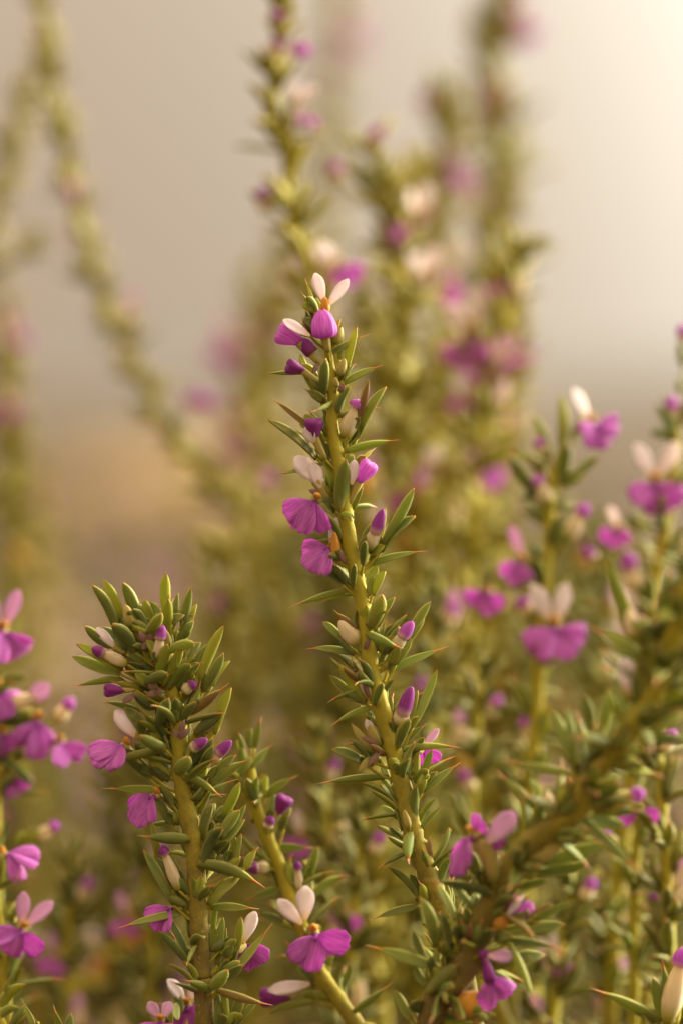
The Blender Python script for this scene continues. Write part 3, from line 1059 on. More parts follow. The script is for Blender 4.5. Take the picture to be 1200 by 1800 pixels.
S.grow(.1, .98, spacing=56, n=4, only_back=True, crown=False)
S.grow(.38, .98, spacing=58, n=4, crown=False, size=.85)
# top flower: two white wings, orange throat, folded purple hood
fl = S.hood(571, 595, 566, 547, 42, off=20, calyx=(577, 620), front=True)
S.petal(fl, 569, 533, 553, 478, 23, off=12)
S.petal(fl, 576, 538, 613, 491, 21, off=8)
S.podpart('throat', THROAT, 572, 552, 571, 523, 17, off=14, parent=fl)
# purple flower on the left with a white wing lying over it
fl = S.hood(533, 604, 489, 583, 40, off=16, calyx=(562, 640))
S.podpart('keel', KEEL, 549, 622, 527, 596, 26, off=15, parent=fl)
S.petal(fl, 545, 592, 496, 566, 23, off=28, roll=(.3, .6, 1))
fl = S.hood(537, 653, 504, 643, 28, off=14, dark=True, calyx=(565, 675))
S.bud(586, 604, 598, 572, 24, off=4, tip=0, cream=False)
S.bud(595, 661, 606, 631, 17, off=10, tip=0, cream=False)
S.bud(592, 682, 589, 664, 10, off=16, tip=0, cream=False)
fl = S.hood(552, 776, 552, 737, 34, off=15, dark=True, calyx=(572, 808))
S.petal(fl, 553, 778, 536, 752, 24, off=20, roll=(-.5, .2, 1))
S.bud(605, 768, 631, 703, 29, off=5, tip=.2)
w1 = S.podpart('flower', CALYX, 578, 880, 556, 843, 22, off=2)
S.petal(w1, 562, 848, 518, 802, 34, off=4)
S.petal(w1, 563, 858, 549, 812, 24, off=9)
fl = S.hood(627, 852, 652, 813, 33, off=6, calyx=(612, 890))
S.petal(fl, 618, 852, 623, 806, 20, off=12)
# hooded lip of the flower on the left
S.flower(556, 878, ua=72, face=(-.42, -.2, .9), s=1.02, off=22, wings=0, lips=3, spread=38, lob=56, tube=36, uz=.35, lw=46)
S.flower(580, 962, ua=50, face=(-.5, .1, .8), s=.86, off=10, wings=1, lips=3, spread=32, lob=58, lw=46, tube=34, uz=0)
S.podpart('bud', THROAT, 590, 985, 588, 935, 18, off=14)
S.bud(648, 965, 673, 895, 23, off=10, tip=.62, dark=True)
S.bud(628, 1132, 596, 1091, 30, off=4, tip=0)
S.bud(690, 1140, 725, 1092, 24, off=8, tip=.58)
S.bud(650, 1228, 627, 1166, 20, off=6, tip=0)
S.bud(699, 1275, 723, 1206, 27, off=8, tip=.74, dark=True)
b = S.bud(668, 1310, 642, 1264, 20, off=4, tip=0, cream=False)
S.petal(b, 655, 1290, 643, 1263, 15, off=8)
S.petal(b, 650, 1330, 628, 1356, 13, off=16, mesh=SEPAL, name='sepal')
S.petal(b, 652, 1320, 615, 1268, 16, off=4, mesh=SEPAL, name='sepal')
S.bud(718, 1455, 709, 1421, 13, off=18, tip=0, cream=False)
for (x0, y0, x1, y1) in ((668, 1318, 640, 1352), (664, 1308, 628, 1290), (560, 640, 548, 660), (596, 690, 606, 672), (560, 868, 540, 860), (606, 990, 596, 962), (640, 1140, 652, 1116), (648, 1225, 634, 1180), (612, 905, 622, 912)):
    S.podpart('dry_bract', DRYBIT, x0, y0, x1, y1, 10, off=18, toff=26, spur=False)
S.flower(740, 1318, ua=80, face=(.2, -.2, -1), s=.7, off=-22, wings=1, lips=3, pink=True)
S.done()

# ------------------------------------------------------------------ tufted left stem
S = Stem('sharp bushy stem on the left with a dense tuft of blunt leaves on top',
         [(283, 1080, 8), (290, 1130, 13), (303, 1210, 16), (313, 1270, 17), (318, 1363, 17.5), (329, 1422, 18), (343, 1505, 18.5), (350, 1613, 19),
          (355, 1713, 19), (360, 1810, 20)], age0=.15, age1=.8, seed=2)
S.leaves([
    (205, 1110, 165, 1027, 23, 'D'), (214, 1096, 183, 1019, 25, 'B'), (245, 1098, 217, 1023, 26, 'D'), (262, 1098, 253, 1052, 17, ''),
    (274, 1088, 265, 1057, 16, ''), (293, 1082, 293, 1006, 21, 'B'), (298, 1111, 298, 1050, 21, 'Bf'), (310, 1094, 312, 1042, 13, 'D'),
    (322, 1118, 336, 1032, 21, ''), (332, 1114, 345, 1062, 16, 'B'), (262, 1112, 289, 1074, 22, 'f'), (236, 1141, 202, 1093, 31, 'fD'),
    (194, 1138, 150, 1099, 21, 'D'), (230, 1152, 172, 1102, 23, 'D'), (216, 1178, 136, 1131, 23, 'B'), (212, 1184, 126, 1154, 23, ''),
    (214, 1193, 124, 1207, 16, 'S'), (255, 1211, 193, 1196, 16, 'SY'), (298, 1144, 346, 1127, 23, 'f'), (321, 1161, 353, 1129, 19, 'D'),
    (277, 1194, 297, 1129, 24, 'Bf'), (288, 1204, 323, 1138, 20, 'Bf'), (298, 1208, 338, 1164, 22, 'f'), (325, 1175, 340, 1150, 14, 'B'),
    (352, 1194, 393, 1099, 23, 'B'), (359, 1214, 394, 1146, 21, ''), (374, 1205, 404, 1161, 14, 'B'), (338, 1184, 373, 1129, 18, 'D'),
    (333, 1254, 403, 1199, 21, 'S'), (376, 1291, 406, 1208, 23, 'B'), (342, 1288, 391, 1249, 23, 'D'), (253, 1291, 219, 1242, 26, 'D'),
    (246, 1248, 176, 1232, 14, 'SD'), (290, 1313, 249, 1286, 27, 'f'), (280, 1271, 301, 1222, 24, 'fD'), (276, 1288, 280, 1249, 19, 'D'),
    (292, 1316, 169, 1346, 18, 'Sf'), (264, 1371, 212, 1316, 21, 'D'), (292, 1390, 177, 1388, 17, 'S'), (313, 1354, 336, 1323, 29, 'f'),
    (332, 1348, 376, 1296, 19, 'D'), (342, 1344, 402, 1302, 21, ''), (326, 1362, 392, 1398, 21, 'Sf'), (374, 1378, 444, 1332, 21, 'S'),
    (369, 1374, 414, 1326, 19, 'D'), (262, 1360, 300, 1345, 18, 'D'), (285, 1150, 262, 1105, 20, 'D'), (250, 1175, 215, 1140, 20, 'D'),
    (255, 1200, 300, 1180, 22, 'fD'), (300, 1260, 262, 1225, 22, 'D'), (315, 1240, 340, 1205, 20, ''), (240, 1165, 262, 1125, 20, 'B'),
    (296, 1446, 271, 1398, 19, 'D'), (335, 1472, 243, 1465, 25, 'Sf'), (284, 1541, 264, 1436, 19, 'B'), (306, 1589, 254, 1489, 21, 'D'),
    (327, 1598, 293, 1537, 21, 'D'), (323, 1603, 203, 1629, 18, 'S'), (334, 1648, 327, 1599, 14, ''), (335, 1698, 280, 1633, 19, 'D'),
    (331, 1690, 300, 1620, 16, 'D'), (338, 1655, 362, 1640, 18, 'fD'), (357, 1481, 374, 1415, 21, 'D'), (358, 1511, 392, 1449, 23, 'fD'),
    (390, 1471, 422, 1421, 25, ''), (398, 1477, 432, 1416, 16, 'D'), (391, 1437, 422, 1373, 21, 'B'), (380, 1500, 430, 1440, 20, ''),
    (349, 1515, 469, 1558, 28, 'Sf'), (415, 1516, 424, 1464, 13, 'D'), (407, 1512, 413, 1470, 13, ''), (431, 1526, 455, 1487, 19, 'S'),
    (367, 1593, 422, 1541, 25, ''), (370, 1596, 457, 1599, 18, 'S'), (383, 1698, 397, 1633, 20, ''), (415, 1673, 424, 1610, 19, 'B'),
    (388, 1668, 392, 1612, 15, ''), (404, 1701, 413, 1650, 21, 'D'), (371, 1735, 403, 1694, 25, 'f'), (400, 1718, 480, 1623, 19, 'S'),
    (369, 1738, 329, 1712, 18, 'Sf'), (382, 1738, 481, 1762, 21, 'Sf'), (379, 1805, 383, 1744, 17, ''), (404, 1800, 396, 1739, 15, 'B'),
    (412, 1805, 426, 1749, 25, ''), (417, 1800, 451, 1762, 15, ''), (375, 1640, 380, 1590, 13, ''), (320, 1440, 352, 1400, 18, 'D'),
    (350, 1430, 372, 1380, 19, ''), (305, 1420, 282, 1378, 18, 'D'), (345, 1660, 330, 1690, 12, 'Sf'),
])
S.grow(.0, .97, spacing=50, n=4, only_back=True, crown=False)
S.grow(.1, .42, spacing=34, n=4, crown=False)
S.grow(.45, .95, spacing=75, n=3, crown=False, size=.85)
S.bud(232, 1102, 223, 1063, 21, off=14, tip=0, cream=False)
S.bud(224, 1167, 164, 1138, 21, off=16, tip=.35, dark=True)
S.bud(276, 1157, 289, 1098, 20, off=24, tip=.42)
S.bud(322, 1215, 346, 1198, 20, off=16, tip=.4, dark=True)
b = S.bud(300, 1135, 292, 1105, 12, off=18, tip=0, cream=False)
for (x0, y0, x1, y1) in ((262, 1130, 243, 1105), (262, 1130, 250, 1140), (260, 1128, 272, 1108), (275, 1215, 258, 1222), (275, 1212, 262, 1192), (277, 1212, 290, 1216),
                         (318, 1290, 327, 1258), (318, 1292, 305, 1280), (316, 1296, 340, 1275), (240, 1218, 212, 1238)):
    S.petal(S.root, x0, y0, x1, y1, 11, off=26, mesh=DRYBIT, name='dry_bract') if False else S.podpart('dry_bract', DRYBIT, x0, y0, x1, y1, 12, off=24, toff=32, spur=False)
S.hood(222, 1213, 186, 1212, 24, off=18, dark=True, calyx=(240, 1212))
S.bud(336, 1316, 366, 1296, 20, off=22, tip=.75, dark=True)
S.bud(372, 1335, 408, 1300, 22, off=16, tip=.7, dark=True)
f = S.podpart('flower', CALYX, 262, 1300, 238, 1292, 16, off=0)
S.petal(f, 240, 1295, 203, 1247, 30, off=2)
f = S.podpart('flower', CALYX, 345, 1290, 366, 1280, 14, off=0)
S.petal(f, 362, 1285, 374, 1255, 22, off=0, pink=True)
f = S.podpart('flower', CALYX, 222, 1150, 200, 1136, 12, off=4)
S.petal(f, 205, 1140, 171, 1102, 18, off=6)
S.flower(220, 1308, ua=55, face=(-.65, -.1, .75), s=1.0, off=14, wings=0, lips=4, spread=36, lob=58, lw=44, tube=34, uz=-.1)
S.flower(274, 1396, ua=70, face=(-.65, -.1, .7), s=.95, off=6, wings=0, lips=3, spread=28, lob=56, lw=46, tube=30, uz=0)
S.bud(314, 1562, 286, 1485, 21, off=12, tip=.2, dark=True)
S.flower(305, 1596, ua=60, face=(-.7, -.1, .6), s=.85, off=-6, wings=0, lips=3, spread=30, lob=56, uz=0)
S.flower(425, 1665, ua=100, face=(.3, -.1, -.6), s=1.0, off=-30, wings=1, lips=4, spread=40)
S.done()

# ------------------------------------------------------------------ slim stem between the two, carrying the open flower
S = Stem('slim stem between tufted stem and middle stem with an open flower near its foot',
         [(440, 1335, 8), (442, 1370, 11), (446, 1405, 13), (463, 1455, 14), (488, 1515, 14), (520, 1600, 14), (545, 1665, 14.5), (562, 1708, 15), (594, 1755, 16),
          (634, 1810, 17), (690, 1880, 18)], z=.514, age0=0, age1=.6, seed=3)
S.leaves([
    (447, 1315, 460, 1258, 15, 'S'), (443, 1348, 481, 1306, 16, 'S'), (440, 1314, 440, 1279, 13, ''), (428, 1320, 418, 1282, 12, 'S'),
    (424, 1348, 425, 1312, 15, ''), (412, 1370, 443, 1329, 20, ''), (470, 1398, 524, 1361, 18, 'S'), (467, 1400, 468, 1362, 16, 'B'),
    (420, 1390, 405, 1345, 18, 'D'), (434, 1345, 416, 1300, 15, 'B'), (438, 1400, 420, 1370, 16, 'Y'), (455, 1392, 462, 1360, 12, 'Y'),
    (478, 1490, 555, 1491, 17, 'S'), (545, 1541, 559, 1489, 20, ''), (549, 1574, 615, 1536, 21, 'S'), (497, 1558, 511, 1518, 15, 'D'),
    (488, 1561, 476, 1522, 13, ''), (492, 1562, 428, 1584, 19, 'S'), (499, 1620, 442, 1606, 18, 'SD'), (533, 1650, 534, 1625, 15, 'B'),
    (520, 1560, 515, 1530, 13, 'D'), (470, 1455, 440, 1440, 16, 'D'), (488, 1440, 500, 1412, 14, 'B'), (500, 1450, 512, 1420, 14, ''),
    (552, 1759, 456, 1790, 17, 'S'), (620, 1778, 690, 1720, 18, 'S'), (552, 1735, 522, 1700, 18, 'D'), (578, 1700, 588, 1650, 16, 'b'),
    (565, 1705, 545, 1672, 15, 'D'), (600, 1740, 618, 1700, 16, 'b'),
])
S.grow(.05, .98, spacing=52, n=3, only_back=True, crown=False)
S.grow(.12, .6, spacing=70, n=3, crown=False, size=.9)
S.hood(488, 1432, 503, 1398, 32, off=14, dark=True, calyx=(478, 1450))
S.bud(470, 1455, 478, 1432, 20, off=16, tip=.6, dark=True)
S.bud(474, 1522, 436, 1525, 23, off=10, tip=.5, dark=True)
S.bud(526, 1565, 523, 1512, 16, off=6, tip=.3, dark=True)
fl = S.flower(552, 1632, ua=97, face=(.12, -.2, 1), s=1.18, off=42, wings=0, lips=4, spread=66, lob=50, tube=36)
S.petal(fl, 531, 1618, 487, 1573, 28, off=44)
S.petal(fl, 536, 1610, 538, 1549, 35, off=44)
fl = S.hood(512, 1752, 458, 1752, 34, off=4, dark=True, calyx=(545, 1725))
S.petal(fl, 545, 1727, 470, 1738, 26, off=12)
S.done()

# ------------------------------------------------------------------ thick slanting branch on the right
S = Stem('thick brown branch slanting up to the right edge with blunt grey green leaves',
         [(1230, 985, 17, .455), (1200, 1060, 19, .458), (1150, 1215, 20, .464), (1096, 1302, 21, .468), (1067, 1330, 21, .470), (1030, 1381, 22, .473),
          (1012, 1421, 23, .475), (951, 1468, 24, .478), (893, 1540, 25, .482), (863, 1587, 26, .484), (840, 1647, 26, .486), (817, 1697, 27, .487), (787, 1740, 28, .488),
          (753, 1810, 29, .49)], z=.478, age0=.1, age1=.85, seed=4, foot=(.02, -.03))
S.leaves([
    (765, 1664, 737, 1574, 27, ''), (793, 1671, 771, 1600, 23, 'D'), (748, 1691, 724, 1635, 18, 'D'), (797, 1644, 808, 1615, 15, ''),
    (797, 1674, 829, 1624, 16, ''), (765, 1701, 640, 1664, 24, 'S'), (748, 1734, 726, 1695, 18, ''), (750, 1741, 802, 1690, 30, 'f'),
    (722, 1792, 694, 1741, 21, ''), (725, 1780, 737, 1752, 12, ''), (866, 1568, 742, 1542, 20, 'SfD'), (845, 1538, 810, 1506, 16, 'D'),
    (832, 1598, 792, 1556, 16, 'D'), (887, 1538, 904, 1485, 19, ''), (840, 1545, 822, 1490, 18, 'D'), (866, 1641, 995, 1627, 24, 'D'),
    (920, 1614, 972, 1588, 14, ''), (930, 1624, 1003, 1585, 16, 'D'), (872, 1654, 996, 1668, 19, 'SD'), (893, 1655, 941, 1769, 18, 'Sf'),
    (866, 1701, 959, 1680, 28, 'D'), (812, 1665, 868, 1650, 20, 'D'), (850, 1705, 905, 1735, 20, 'D'), (845, 1690, 880, 1665, 18, 'B'),
    (1007, 1361, 880, 1336, 18, 'S'), (1016, 1353, 969, 1242, 23, ''), (1005, 1342, 994, 1242, 21, ''), (1045, 1295, 1026, 1220, 19, 'D'),
    (1056, 1295, 1072, 1209, 25, ''), (1088, 1275, 1066, 1215, 16, 'B'), (1025, 1346, 1054, 1303, 23, 'fD'), (938, 1420, 870, 1354, 19, 'S'),
    (953, 1418, 929, 1365, 16, ''), (978, 1412, 1007, 1372, 17, 'D'), (1020, 1434, 1128, 1533, 18, 'SD'), (1026, 1432, 1102, 1454, 23, 'D'),
    (1056, 1430, 1135, 1417, 23, 'D'), (948, 1519, 1066, 1485, 26, ''), (944, 1536, 1033, 1522, 23, 'D'), (935, 1500, 950, 1445, 16, 'D'),
    (1099, 1281, 1081, 1158, 25, ''), (1108, 1271, 1122, 1202, 21, 'D'), (1110, 1290, 1205, 1256, 26, ''), (1112, 1300, 1210, 1302, 22, 'D'),
    (1135, 1170, 1061, 981, 29, ''), (1130, 1160, 1035, 1100, 30, 'S'), (1140, 1180, 1160, 1040, 30, 'D'), (1165, 1090, 1172, 1005, 26, 'D'),
    (1130, 1165, 1128, 1080, 28, 'D'), (1160, 1240, 1230, 1190, 24, 'B'), (1120, 1110, 1180, 1090, 24, 'fD'), (1150, 1250, 1240, 1225, 24, 'D'),
    (960, 1490, 1010, 1450, 20, ''), (905, 1560, 960, 1545, 18, 'D'), (770, 1770, 835, 1765, 20, 'D'), (775, 1790, 870, 1780, 20, 'D'), (780, 1800, 840, 1795, 18, 'B'),
    (760, 1790, 850, 1770, 16, 'D'), (1090, 1330, 1130, 1350, 20, 'D'), (800, 1620, 770, 1560, 18, 'b'), (760, 1720, 775, 1660, 18, 'b'),
])
S.grow(.02, .97, spacing=60, n=4, only_back=True, crown=False)
S.grow(.0, .95, spacing=36, n=5, crown=False, size=1.05)
fl = S.flower(830, 1465, ua=95, face=(-.9, .0, .35), s=1.2, off=12, wings=0, lips=4, spread=36, lob=56, tube=20, uz=0)
S.petal(fl, 832, 1460, 836, 1427, 18, off=14, mesh=LIP[0], name='lip_petal')
fl = S.podpart('flower', CALYX, 868, 1548, 852, 1470, 42, off=18)
S.petal(fl, 855, 1478, 903, 1424, 38, off=22, pink=True)
S.petal(fl, 862, 1468, 884, 1492, 26, off=18, mesh=LIP[1], name='lip_petal')
S.petal(fl, 856, 1488, 838, 1440, 20, off=10, mesh=LIP[2], name='lip_petal')
fl = S.podpart('flower', THROAT, 868, 1628, 895, 1604, 24, off=16)
S.petal(fl, 884, 1612, 918, 1570, 12, off=18)
S.petal(fl, 893, 1607, 912, 1572, 26, off=14, mesh=LIP[0], name='lip_petal')
S.petal(fl, 893, 1607, 942, 1592, 30, off=14, mesh=LIP[3], name='lip_petal')
fl = S.podpart('flower', KEEL, 838, 1675, 860, 1672, 18, off=26)
S.petal(fl, 855, 1675, 902, 1676, 24, off=30, pink=True)
S.podpart('keel', DARKHOOD, 848, 1676, 860, 1722, 22, off=26, parent=fl)
S.petal(fl, 858, 1712, 852, 1778, 30, off=28, mesh=LIP[0], name='lip_petal')
S.petal(fl, 860, 1712, 903, 1752, 36, off=30, mesh=LIP[1], name='lip_petal')
S.petal(fl, 860, 1712, 878, 1760, 30, off=26, mesh=LIP[3], name='lip_petal')
b = S.podpart('seed_capsule', THROAT, 805, 1776, 846, 1744, 46, off=20)
S.petal(b, 835, 1752, 848, 1735, 12, off=30, name='bud_tip', mesh=LIP[2])
S.podpart('seed_capsule', THROAT, 830, 1790, 846, 1783, 14, off=24)
S.bud(970, 1436, 957, 1388, 20, off=18, tip=0)
S.bud(1066, 1412, 1130, 1390, 30, off=12, tip=.35, cream=False)
S.podpart('dry_bract', DRYBIT, 1050, 1420, 1076, 1398, 18, off=20)
S.bud(924, 1506, 990, 1480, 34, off=10, tip=0, cream=False)
b = S.bud(1104, 1232, 1099, 1190, 28, off=14, tip=0, cream=False)
S.petal(b, 1103, 1215, 1094, 1156, 34, off=18); S.petal(b, 1106, 1212, 1114, 1168, 28, off=16)
S.bud(1112, 1120, 1105, 1070, 26, off=8, tip=0)
S.done()

# ------------------------------------------------------------------ softer stems, each leaf still its own part
S = Stem('blurred leafy stem right of the middle with magenta flower on top',
         [(984, 790, 6), (976, 820, 9), (967, 860, 12), (964, 920, 13), (962, 985, 13), (952, 1070, 14), (946, 1180, 15), (938, 1300, 16), (930, 1420, 17), (905, 1560, 18), (890, 1810, 20)],
         z=.552, age0=-.05, age1=.5, seed=5)
S.leaves([(985, 800, 986, 690, 22, 'B'), (965, 810, 936, 728, 20, ''), (960, 820, 885, 785, 18, 'S'), (1000, 850, 1052, 800, 22, ''), (985, 845, 993, 780, 28, 'fD'),
          (950, 880, 893, 800, 26, 'D'), (968, 850, 930, 800, 22, 'D'), (975, 850, 1030, 835, 20, 'D'), (950, 870, 900, 880, 20, 'SD')])
S.grow(.10, .95, spacing=46, n=4)
S.flower(1040, 742, ua=105, face=(.35, .25, .9), s=1.05, off=14, wings=1, lips=4, spread=70, lob=42)
S.flower(916, 985, ua=80, face=(-.6, .0, .7), s=.95, off=12, wings=1, pink=True, lips=3, spread=44)
S.flower(972, 1098, ua=95, face=(.1, -.2, 1), s=1.28, off=26, wings=2, lips=4, spread=64, lob=46)
S.bud(962, 885, 936, 838, 30, off=12, tip=.3); S.bud(995, 950, 1030, 885, 28, off=6, tip=.35)
S.bud(950, 800, 945, 770, 22, off=8, tip=.5)
S.flower(858, 1040, ua=85, face=(-.4, .1, .9), s=.8, off=-30, wings=0, lips=4, spread=60)
S.bud(930, 1080, 912, 1050, 30, off=-10, tip=.5)
S.bud(935, 1300, 915, 1260, 24, off=-4, tip=.4)
S.done()

S = Stem('blurred stem at the right edge with an open white and magenta flower below its top',
         [(1186, 735, 7), (1188, 770, 11), (1182, 830, 13), (1172, 900, 14), (1160, 980, 15), (1145, 1080, 16), (1120, 1300, 17), (1090, 1500, 18), (1070, 1810, 19)], z=.558, age1=.5, seed=6)
S.leaves([(1180, 770, 1150, 710, 24, 'D'), (1182, 775, 1140, 760, 20, 'D'), (1190, 750, 1215, 700, 24, 'D'), (1178, 745, 1168, 690, 20, 'D')])
S.grow(.12, .95, spacing=46, n=4)
S.flower(1148, 846, ua=92, face=(-.05, -.1, 1), s=1.25, off=24, wings=2, lips=3, spread=68, lob=44)
S.bud(1178, 745, 1178, 695, 26, off=6, tip=.55); S.bud(1150, 880, 1108, 870, 26, off=0, tip=.5, dark=True)
S.bud(1118, 1040, 1098, 970, 34, off=6, tip=.45); S.bud(1203, 600, 1195, 570, 24, off=6, tip=.7)
S.flower(1090, 930, ua=90, face=(-.5, .1, .8), s=.75, off=-30, wings=1, lips=3)
S.bud(1045, 985, 1028, 960, 22, off=-20, tip=.8)
S.done()

S = Stem('yellowish slender stem at lower right with small spreading leaves under the slanting branch',
         [(1100, 1330, 4), (1112, 1380, 7), (1118, 1460, 9), (1116, 1530, 10), (1113, 1655, 11), (1112, 1810, 12)], z=.536, age1=.25, seed=7)
S.grow(0, .95, spacing=48, n=4, size=.9)
S.flower(1190, 1542, ua=60, face=(-.6, -.2, .7), s=.9, off=10, wings=1, lips=3)
S.bud(1080, 1490, 1060, 1460, 22, tip=.2, cream=False); S.bud(1130, 1600, 1150, 1570, 22, tip=.3)
S.done()

S = Stem('stem cut by the bottom right corner with a tall cream and purple bud',
         [(1196, 1700, 6), (1190, 1760, 11), (1180, 1800, 13), (1165, 1860, 14)], z=.492, age1=.5, seed=8)
S.leaves([(1160, 1796, 1033, 1732, 26, 'S'), (1172, 1775, 1161, 1678, 18, 'SD'), (1160, 1790, 1146, 1715, 22, 'D'), (1185, 1780, 1205, 1700, 22, 'D'),
          (1170, 1790, 1200, 1745, 20, 'D'), (1150, 1800, 1120, 1770, 20, 'D')])
S.bud(1170, 1792, 1200, 1662, 36, off=14, tip=.25)
S.done()

S = Stem('purple flowered stem cut by the left edge at mid height',
         [(-30, 1090, 8), (-20, 1150, 12), (-12, 1250, 14), (-8, 1350, 15), (-10, 1480, 16), (-5, 1640, 16), (0, 1810, 17)], z=.535, age1=.5, seed=9, foot=(-.08, .04))
S.leaves([(5, 1270, 85, 1258, 22, 'SD'), (0, 1330, 60, 1380, 20, 'D'), (0, 1200, 50, 1190, 20, 'D'), (-5, 1290, 20, 1340, 20, 'D'), (0, 1250, 60, 1265, 24, 'D')])
S.grow(.05, .95, spacing=52, n=4)
S.flower(8, 1105, ua=85, face=(.35, -.1, 1), s=1.15, off=26, wings=2, lips=4, pink=True, spread=55)
S.flower(-2, 1205, ua=80, face=(.5, -.1, .9), s=1.1, off=24, wings=1, lips=4, spread=55)
S.flower(66, 1262, ua=70, face=(.55, -.1, .8), s=1.05, off=10, wings=0, lips=3, spread=36, lob=56, tube=50)
S.petal(S.bud(14, 1238, 74, 1222, 24, off=20, tip=0), 50, 1232, 92, 1200, 36, off=24, pink=True)
S.flower(108, 1302, ua=100, face=(.5, -.1, .8), s=.85, off=0, wings=0, lips=3, spread=40, lob=50, tube=60)
S.bud(98, 1268, 128, 1228, 26, off=-14, tip=.4); S.bud(40, 1330, 60, 1290, 24, off=4, tip=.5)
S.flower(6, 1288, ua=90, face=(.3, -.1, 1), s=.9, off=8, wings=0, lips=4)
S.flower(10, 1360, ua=90, face=(.2, -.1, 1), s=.9, off=-16, wings=0, lips=4)
S.bud(60, 1480, 100, 1450, 24, off=-40, tip=.3)
S.done()

S = Stem('small stem at lower left edge with a side-on flower above a spread magenta flower',
         [(-14, 1490, 6), (-8, 1560, 9), (4, 1680, 11), (14, 1810, 12)], z=.52, age1=.4, seed=10, foot=(-.06, .02))
S.leaves([(5, 1700, 30, 1660, 14, 'Y'), (10, 1740, 40, 1700, 18, 'Y'), (0, 1650, -30, 1620, 16, '')])
S.grow(.2, .9, spacing=60, n=3)
S.flower(10, 1500, ua=135, face=(.8, .3, .5), s=.95, off=12, wings=0, lips=3, spread=26, lob=58, uz=0)
S.flower(42, 1628, ua=62, face=(.2, -.1, 1), s=1.05, off=20, wings=2, pink=True, lips=3, spread=64, lob=48, tube=48)
S.done()

S = Stem('low green leaf shoot in the bottom left corner', [(-4, 1770, 6), (0, 1800, 9), (6, 1860, 10)], z=.495, age1=.4, seed=11, foot=(-.07, -.01))
S.leaves([(-6, 1780, 47, 1728, 26, 'B'), (-4, 1792, 34, 1768, 20, ''), (4, 1758, 24, 1706, 10, 'S'), (30, 1800, 33, 1765, 8, 'SY')])
S.done()
S = Stem('thin upright leaf tips at the bottom edge left of the pink winged flower', [(66, 1796, 4), (72, 1830, 7), (80, 1880, 8)], z=.498, age1=.4, seed=12, foot=(-.06, 0))
S.leaves([(62, 1815, 37, 1753, 14, 'S'), (80, 1830, 60, 1782, 10, 'S'), (118, 1830, 94, 1764, 17, 'S'), (140, 1830, 152, 1790, 9, 'S')])
S.done()
S = Stem('low stem at the bottom edge beside the tufted stem bearing a pink winged flower', [(300, 1808, 6), (308, 1850, 9), (318, 1900, 10)], z=.497, age1=.4, seed=13)
S.flower(284, 1790, ua=93, face=(-.1, -.1, 1), s=.9, off=18, wings=2, pink=True, lips=4, wlen=38)
S.flower(322, 1788, ua=92, face=(.1, -.1, 1), s=1.0, off=-130, wings=2, lips=3, wlen=56)
S.leaves([(300, 1815, 298, 1772, 12, 'B')])
S.done()

# ------------------------------------------------------------------ blurred stems further back
def back(label, pts, z, flowers, seed, size=1.0, spacing=38, n=5, age1=.35, wings=True, tints=(.25, .9), extra=3, shade=1.0):
    s_ = Stem(label, pts, z=z, stuff=True, seed=seed, age0=-.15, age1=age1)
    s_.tints = tints; s_.shade = shade  # higher tints put yellow backlight into the leaf colour, shade darkens it
    s_.grow(0, .97, spacing=spacing, n=n, size=size * (1.18 if z < .6 else 1.35))
    for q in range(extra):
        i_ = s_.at(s_.rnd.uniform(.05, .7) * s_.tot)
        d_ = s_.C[i_] - CAM
        x_ = 600 + d_.dot(VR) / d_.dot(VF) * .5 / U; y_ = 900 - d_.dot(VU) / d_.dot(VF) * .5 / U
        g_ = s_.rnd.choice((-1, 1)); w_ = s_.rnd.uniform(18, 36)
        b_ = s_.podpart('bud', s_.rnd.choice((THROAT, CREAM, CREAM, GREENBUD)), x_ + g_ * 12, y_, x_ + g_ * s_.rnd.uniform(20, 40), y_ - s_.rnd.uniform(25, 55), w_, off=14)
        if s_.rnd.random() < .5:
            s_.petal(b_, x_ + g_ * 20, y_ - 22, x_ + g_ * 34, y_ - 62, 26, off=16, pink=s_.rnd.random() < .6)
    for f_ in flowers:
        px, py, kind, sc = f_[:4]
        ua = s_.rnd.uniform(70, 110)
        sd = 1 if px > s_.near_px(px, py) else -1
        if kind in 'pk':
            sc *= .86
        if kind == 'b':
            s_.bud(px - sd * 12, py + 20, px + sd * 6, py - 20, 30 * sc, tip=.5, off=12)
        elif kind == 'w':
            s_.flower(px, py + 20 * sc, ua=ua, face=(sd * .4, -.1, .9), s=sc * .66, off=14, wings=2, lips=0, wlen=58)
        else:
            s_.flower(px, py - 14 * sc, ua=ua, face=(sd * .4, -.1, .9), s=sc * s_.rnd.uniform(.85, 1.1), off=14, wings=s_.rnd.choice((1, 2, 2)) if kind != 'p' else s_.rnd.choice((0, 1, 1)), lips=s_.rnd.choice((2, 3, 4)), spread=s_.rnd.uniform(35, 68), pink=kind == 'k')
    s_.done()
    return s_


def near_px(self, px, py):
    i = self.near(P(px, py, self.z))
    d = self.C[i] - CAM
    return 600 + d.dot(VR) / d.dot(VF) * 0.5 / U


Stem.near_px = near_px

